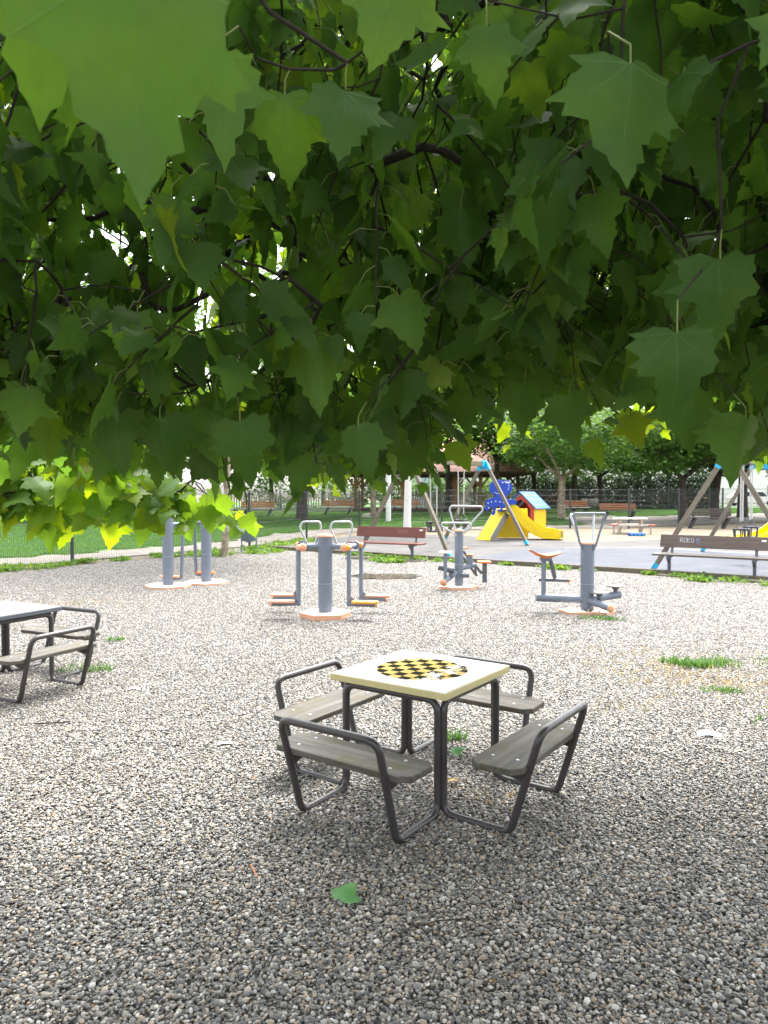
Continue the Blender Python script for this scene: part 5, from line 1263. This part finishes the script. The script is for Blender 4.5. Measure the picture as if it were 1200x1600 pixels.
# low bough at the left, beyond the crown's shade; its leaf tone also imitates backlight
def bough(pts_, ntw, tone=(.8, .15)):
    pts_ = [Vector(p) for p in pts_]; best = min(range(len(nodes)), key=lambda i: (nodes[i] - pts_[0]).length); par = best
    for p in pts_: par = node(p, par)
    for k in range(ntw):
        f = rr.uniform(0, len(pts_) - 1.001); i = int(f); p = pts_[i].lerp(pts_[i + 1], f - i); d = (pts_[i + 1] - pts_[i]).normalized()
        grow_twig(p, d * .7 + Vector((rr.uniform(-.7, .7), rr.uniform(-.6, .6), rr.uniform(-.3, .35))), rr.randrange(3, 6), 1.0, tone, .5, (.13, .2), (0, -.7, .7))
bough([pt(180, 640, 3.2), pt(158, 705, 3.7), pt(140, 745, 3.95), pt(95, 765, 4.0), pt(25, 768, 4.0), pt(-60, 775, 4.05)], 30, (.85, .13))
bough([pt(150, 715, 3.85), pt(190, 745, 3.95), pt(235, 766, 4.0), pt(262, 775, 4.0)], 10, (.85, .13))
bough([pt(60, 700, 3.9), pt(30, 715, 4.0), pt(-30, 720, 4.0)], 9, (.85, .13))
bough([pt(300, 750, 4.1), pt(325, 775, 4.2), pt(350, 785, 4.2)], 2, (.8, .13))
bough([pt(985, 560, 4.5), pt(995, 610, 4.5), pt(1010, 625, 4.5)], 2, (.85, .1))
# individually hung leaves close to the lens and at the skirt: petiole end, tip, distance, tone (high ones put backlight into the colour)
for (bx, by, tx, ty, d, sz, tn) in ((225, -75, 188, 318, .62, .2, .35), (60, -120, 80, 250, .85, .2, .5), (540, 140, 528, 312, 1.5, .18, .55), (985, 100, 972, 300, 1.2, .2, .3), (487, 535, 500, 652, 1.9, .19, .8),
        (1125, 405, 1135, 572, 1.5, .18, .35), (862, 398, 862, 490, 2.0, .17, .85), (1058, 520, 1066, 660, 1.4, .18, .3), (562, 415, 580, 492, 2.2, .16, .75), (215, 490, 205, 592, 2.0, .19, .85), (268, 312, 255, 402, 1.7, .16, .6),
        (625, -40, 590, 62, 1.2, .15, .75), (445, 150, 440, 262, 1.5, .17, .7), (760, 40, 772, 165, 1.5, .15, .6), (1165, 655, 1145, 768, 1.9, .18, .6), (300, 640, 330, 718, 2.1, .17, .5), (462, 650, 452, 772, 2.2, .16, .25), (560, 668, 577, 766, 1.9, .15, .35), (646, 610, 628, 742, 2.5, .19, .2),
        (375, 660, 395, 790, 1.9, .18, .35), (250, 655, 255, 760, 2.0, .18, .3), (180, 650, 195, 762, 2.0, .17, .2), (720, 330, 735, 420, 2.0, .16, .55), (905, 350, 985, 450, 2.2, .17, .7), (1080, 610, 1085, 700, 2.0, .17, .45), (890, 620, 905, 708, 2.2, .17, .4), (820, 600, 815, 690, 2.3, .17, .4), (345, 90, 352, 290, 1.25, .18, .55),
        (112, 806, 92, 862, 4.0, .20, 1.0), (172, 806, 160, 862, 4.0, .21, 1.0), (232, 772, 214, 818, 4.0, .21, .97), (256, 770, 300, 800, 4.0, .19, .9), (72, 800, 42, 858, 4.0, .19, .93), (28, 760, 8, 820, 4.0, .20, .8),
        (120, 772, 108, 815, 4.0, .20, .85), (292, 775, 285, 815, 4.0, .17, .8), (322, 792, 330, 826, 4.0, .15, .75), (228, 806, 218, 852, 4.0, .18, .68), (80, 820, 85, 868, 4.0, .17, .7), (345, 772, 322, 800, 4.0, .19, .8), (55, 735, 62, 785, 4.0, .20, .8), (200, 740, 185, 790, 4.0, .20, .75), (15, 800, 12, 850, 4.0, .16, .97), (40, 690, 30, 762, 3.0, .19, .3), (90, 680, 96, 745, 3.1, .18, .4), (5, 700, 0, 770, 3.1, .18, .5), (130, 690, 138, 750, 3.1, .17, .3), (15, 640, 20, 715, 2.8, .18, .3), (715, 690, 735, 738, 3.2, .15, .88), (985, 650, 1003, 700, 3.3, .16, .97), (660, 690, 655, 745, 3.0, .14, .7), (925, 690, 940, 725, 3.3, .13, .85)):
    B_, T_ = pt(bx, by, d), pt(tx, ty, d * 1.0); t_ = (T_ - B_).normalized()
    crown.add(B_[:], (t_ + Vector((0, rr.uniform(-.3, .3), 0)))[:], (.85 if d < .9 else rr.uniform(-.45, .45), -1, rr.uniform(0, .4)), sz, tn)
    up = B_ + Vector((rr.uniform(-.03, .03), .03, .07)); pet.tube([up, B_ + Vector((0, 0, .03)), B_], .0018, 4, cap=False)
    best = min(range(len(nodes)), key=lambda i: (nodes[i] - up).length + (9 if nodes[i].z < up.z - .05 else 0)); node(up, best)
# branch radii by what they carry
cnt = [1] * len(nodes)
for i in range(len(nodes) - 1, 0, -1): cnt[parent[i]] += cnt[i]
rad_ = [min(.0019 * c ** .55, .14) for c in cnt]
for i in range(1, len(nodes)):
    a, b_ = nodes[parent[i]], nodes[i]; gp = nodes[parent[parent[i]]] if parent[i] > 0 else a - Vector((0, 0, .3)); mid = a.lerp(b_, .5) + ((a - gp).normalized() - (b_ - a).normalized()) * (b_ - a).length * .13 + Vector((rr.uniform(-.02, .02), rr.uniform(-.02, .02), rr.uniform(-.01, .02))) * min(1, (b_ - a).length)
    brn.tube([a, mid, b_], [min(rad_[parent[i]], rad_[i] * 1.5), rad_[i] * 1.1, rad_[i]], 6 if rad_[i] < .02 else 10, cap=False)
root = thing('plane_tree', 'large plane tree whose dark leafy boughs hang over the whole upper half', 'tree', (0, 0, 0))
MB().tube([TR + Vector((0, 0, -.1)), TR + Vector((0, 0, .3)), TR + Vector((.03, .02, 1.4)), TR + Vector((0, 0, 2.55))], [.36, .27, .23, .2], 20).build('trunk', M['bark_plane'], root)
brn.build('branches', M['twig'], root); pet.build('leaf_stalks', M['stalk'], root)
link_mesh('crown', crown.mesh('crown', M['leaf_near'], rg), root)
print('LEAVES', len(crown.items))

# fallen things on the gravel
def fallen(label, px, py, size, rz, flat, mat, tone):
    p = ground_at(px, py); c = Crown(); c.add((0, 0, 0), (math.cos(rz), math.sin(rz), flat), (0.1, -.1, 1), size, tone, 2); o = link_mesh('fallen_leaf', c.mesh('fallen_leaf', mat, np.random.default_rng(1)), None, (p.x, p.y, .034)); tag(o, label, 'leaf', 'fallen leaves on the gravel'); return o
fallen('bright green plane leaf lying on the pebbles in front of the chess table', 533, 1418, .125, R(62), .12, M['leaf_fallen'], .5)
fallen('pale green fallen leaf under the chess table near its front leg', 706, 1184, .11, R(20), .15, M['leaf_fallen'], .5)
fallen('yellowing fallen leaf on the pebbles behind the right front table leg', 705, 1226, .07, R(-60), .2, M['grass_dry'], .9)
def scrap(name, label, cat, px, py, dims, rz, mat, curl=.01):
    p = ground_at(px, py); V = []; Fs = []; n = 6
    for s_ in (0, 1):
        for i in range(n + 1):
            for j in range(n + 1):
                u, v = i / n - .5, j / n - .5; V.append((u * dims[0] * (1 - .15 * v), v * dims[1] * (1 + .2 * u), .022 + curl * (math.sin(5 * u + 2) + math.cos(6 * v)) - .003 * s_))
    K = (n + 1) ** 2
    for i in range(n):
        for j in range(n):
            q = [i * (n + 1) + j, (i + 1) * (n + 1) + j, (i + 1) * (n + 1) + j + 1, i * (n + 1) + j + 1]; Fs += [q, [K + x for x in q[::-1]]]
    o = MB().add(V, Fs, 0, True).build(name, mat, None, (p.x, p.y, 0)); o.rotation_euler = (0, 0, rz); return tag(o, label, cat)
scrap('wrapper', 'crumpled grey foil wrapper on the gravel at the right', 'litter', 1107, 1150, (.17, .09), R(-5), paint('foil_wrapper', (.5, .52, .58), .35, (.7, .7, .72), .3, 20), .012)
scrap('paper_scrap', 'small white paper strip left of the chess table', 'litter', 351, 1166, (.1, .04), R(20), M['white'], .004)
scrap('paper_scrap', 'flat white paper scrap on the gravel, higher up at left', 'litter', 212, 1079, (.09, .05), R(0), M['white'], .004)
def stick(label, pts_, r, mat='twig'):
    P = [ground_at(*q) for q in pts_]; P = [Vector((p.x, p.y, .026 + .006 * (k % 2))) for k, p in enumerate(P)]; o = P[0].copy(); o.z = 0
    ob = MB().tube([p - o for p in P], [r * (1 - .5 * k / len(P)) for k in range(len(P))], 6).build('twig', M[mat], None, o); tag(ob, label, 'twig', 'twigs on the gravel')
stick('long thin forked twig lying on pebbles at bottom centre', [(598, 1492), (640, 1462), (690, 1450), (730, 1452), (765, 1462)], .003)
stick('thick short dark twig on pebbles at the lower left edge', [(0, 1535), (26, 1512)], .005)
stick('short pale stick on the gravel below the left games table', [(56, 1137), (85, 1137), (110, 1134)], .006)
stick('orange brown sliver of bark on the gravel left of the fallen leaf', [(392, 1362), (402, 1385)], .006, 'slat_orange')
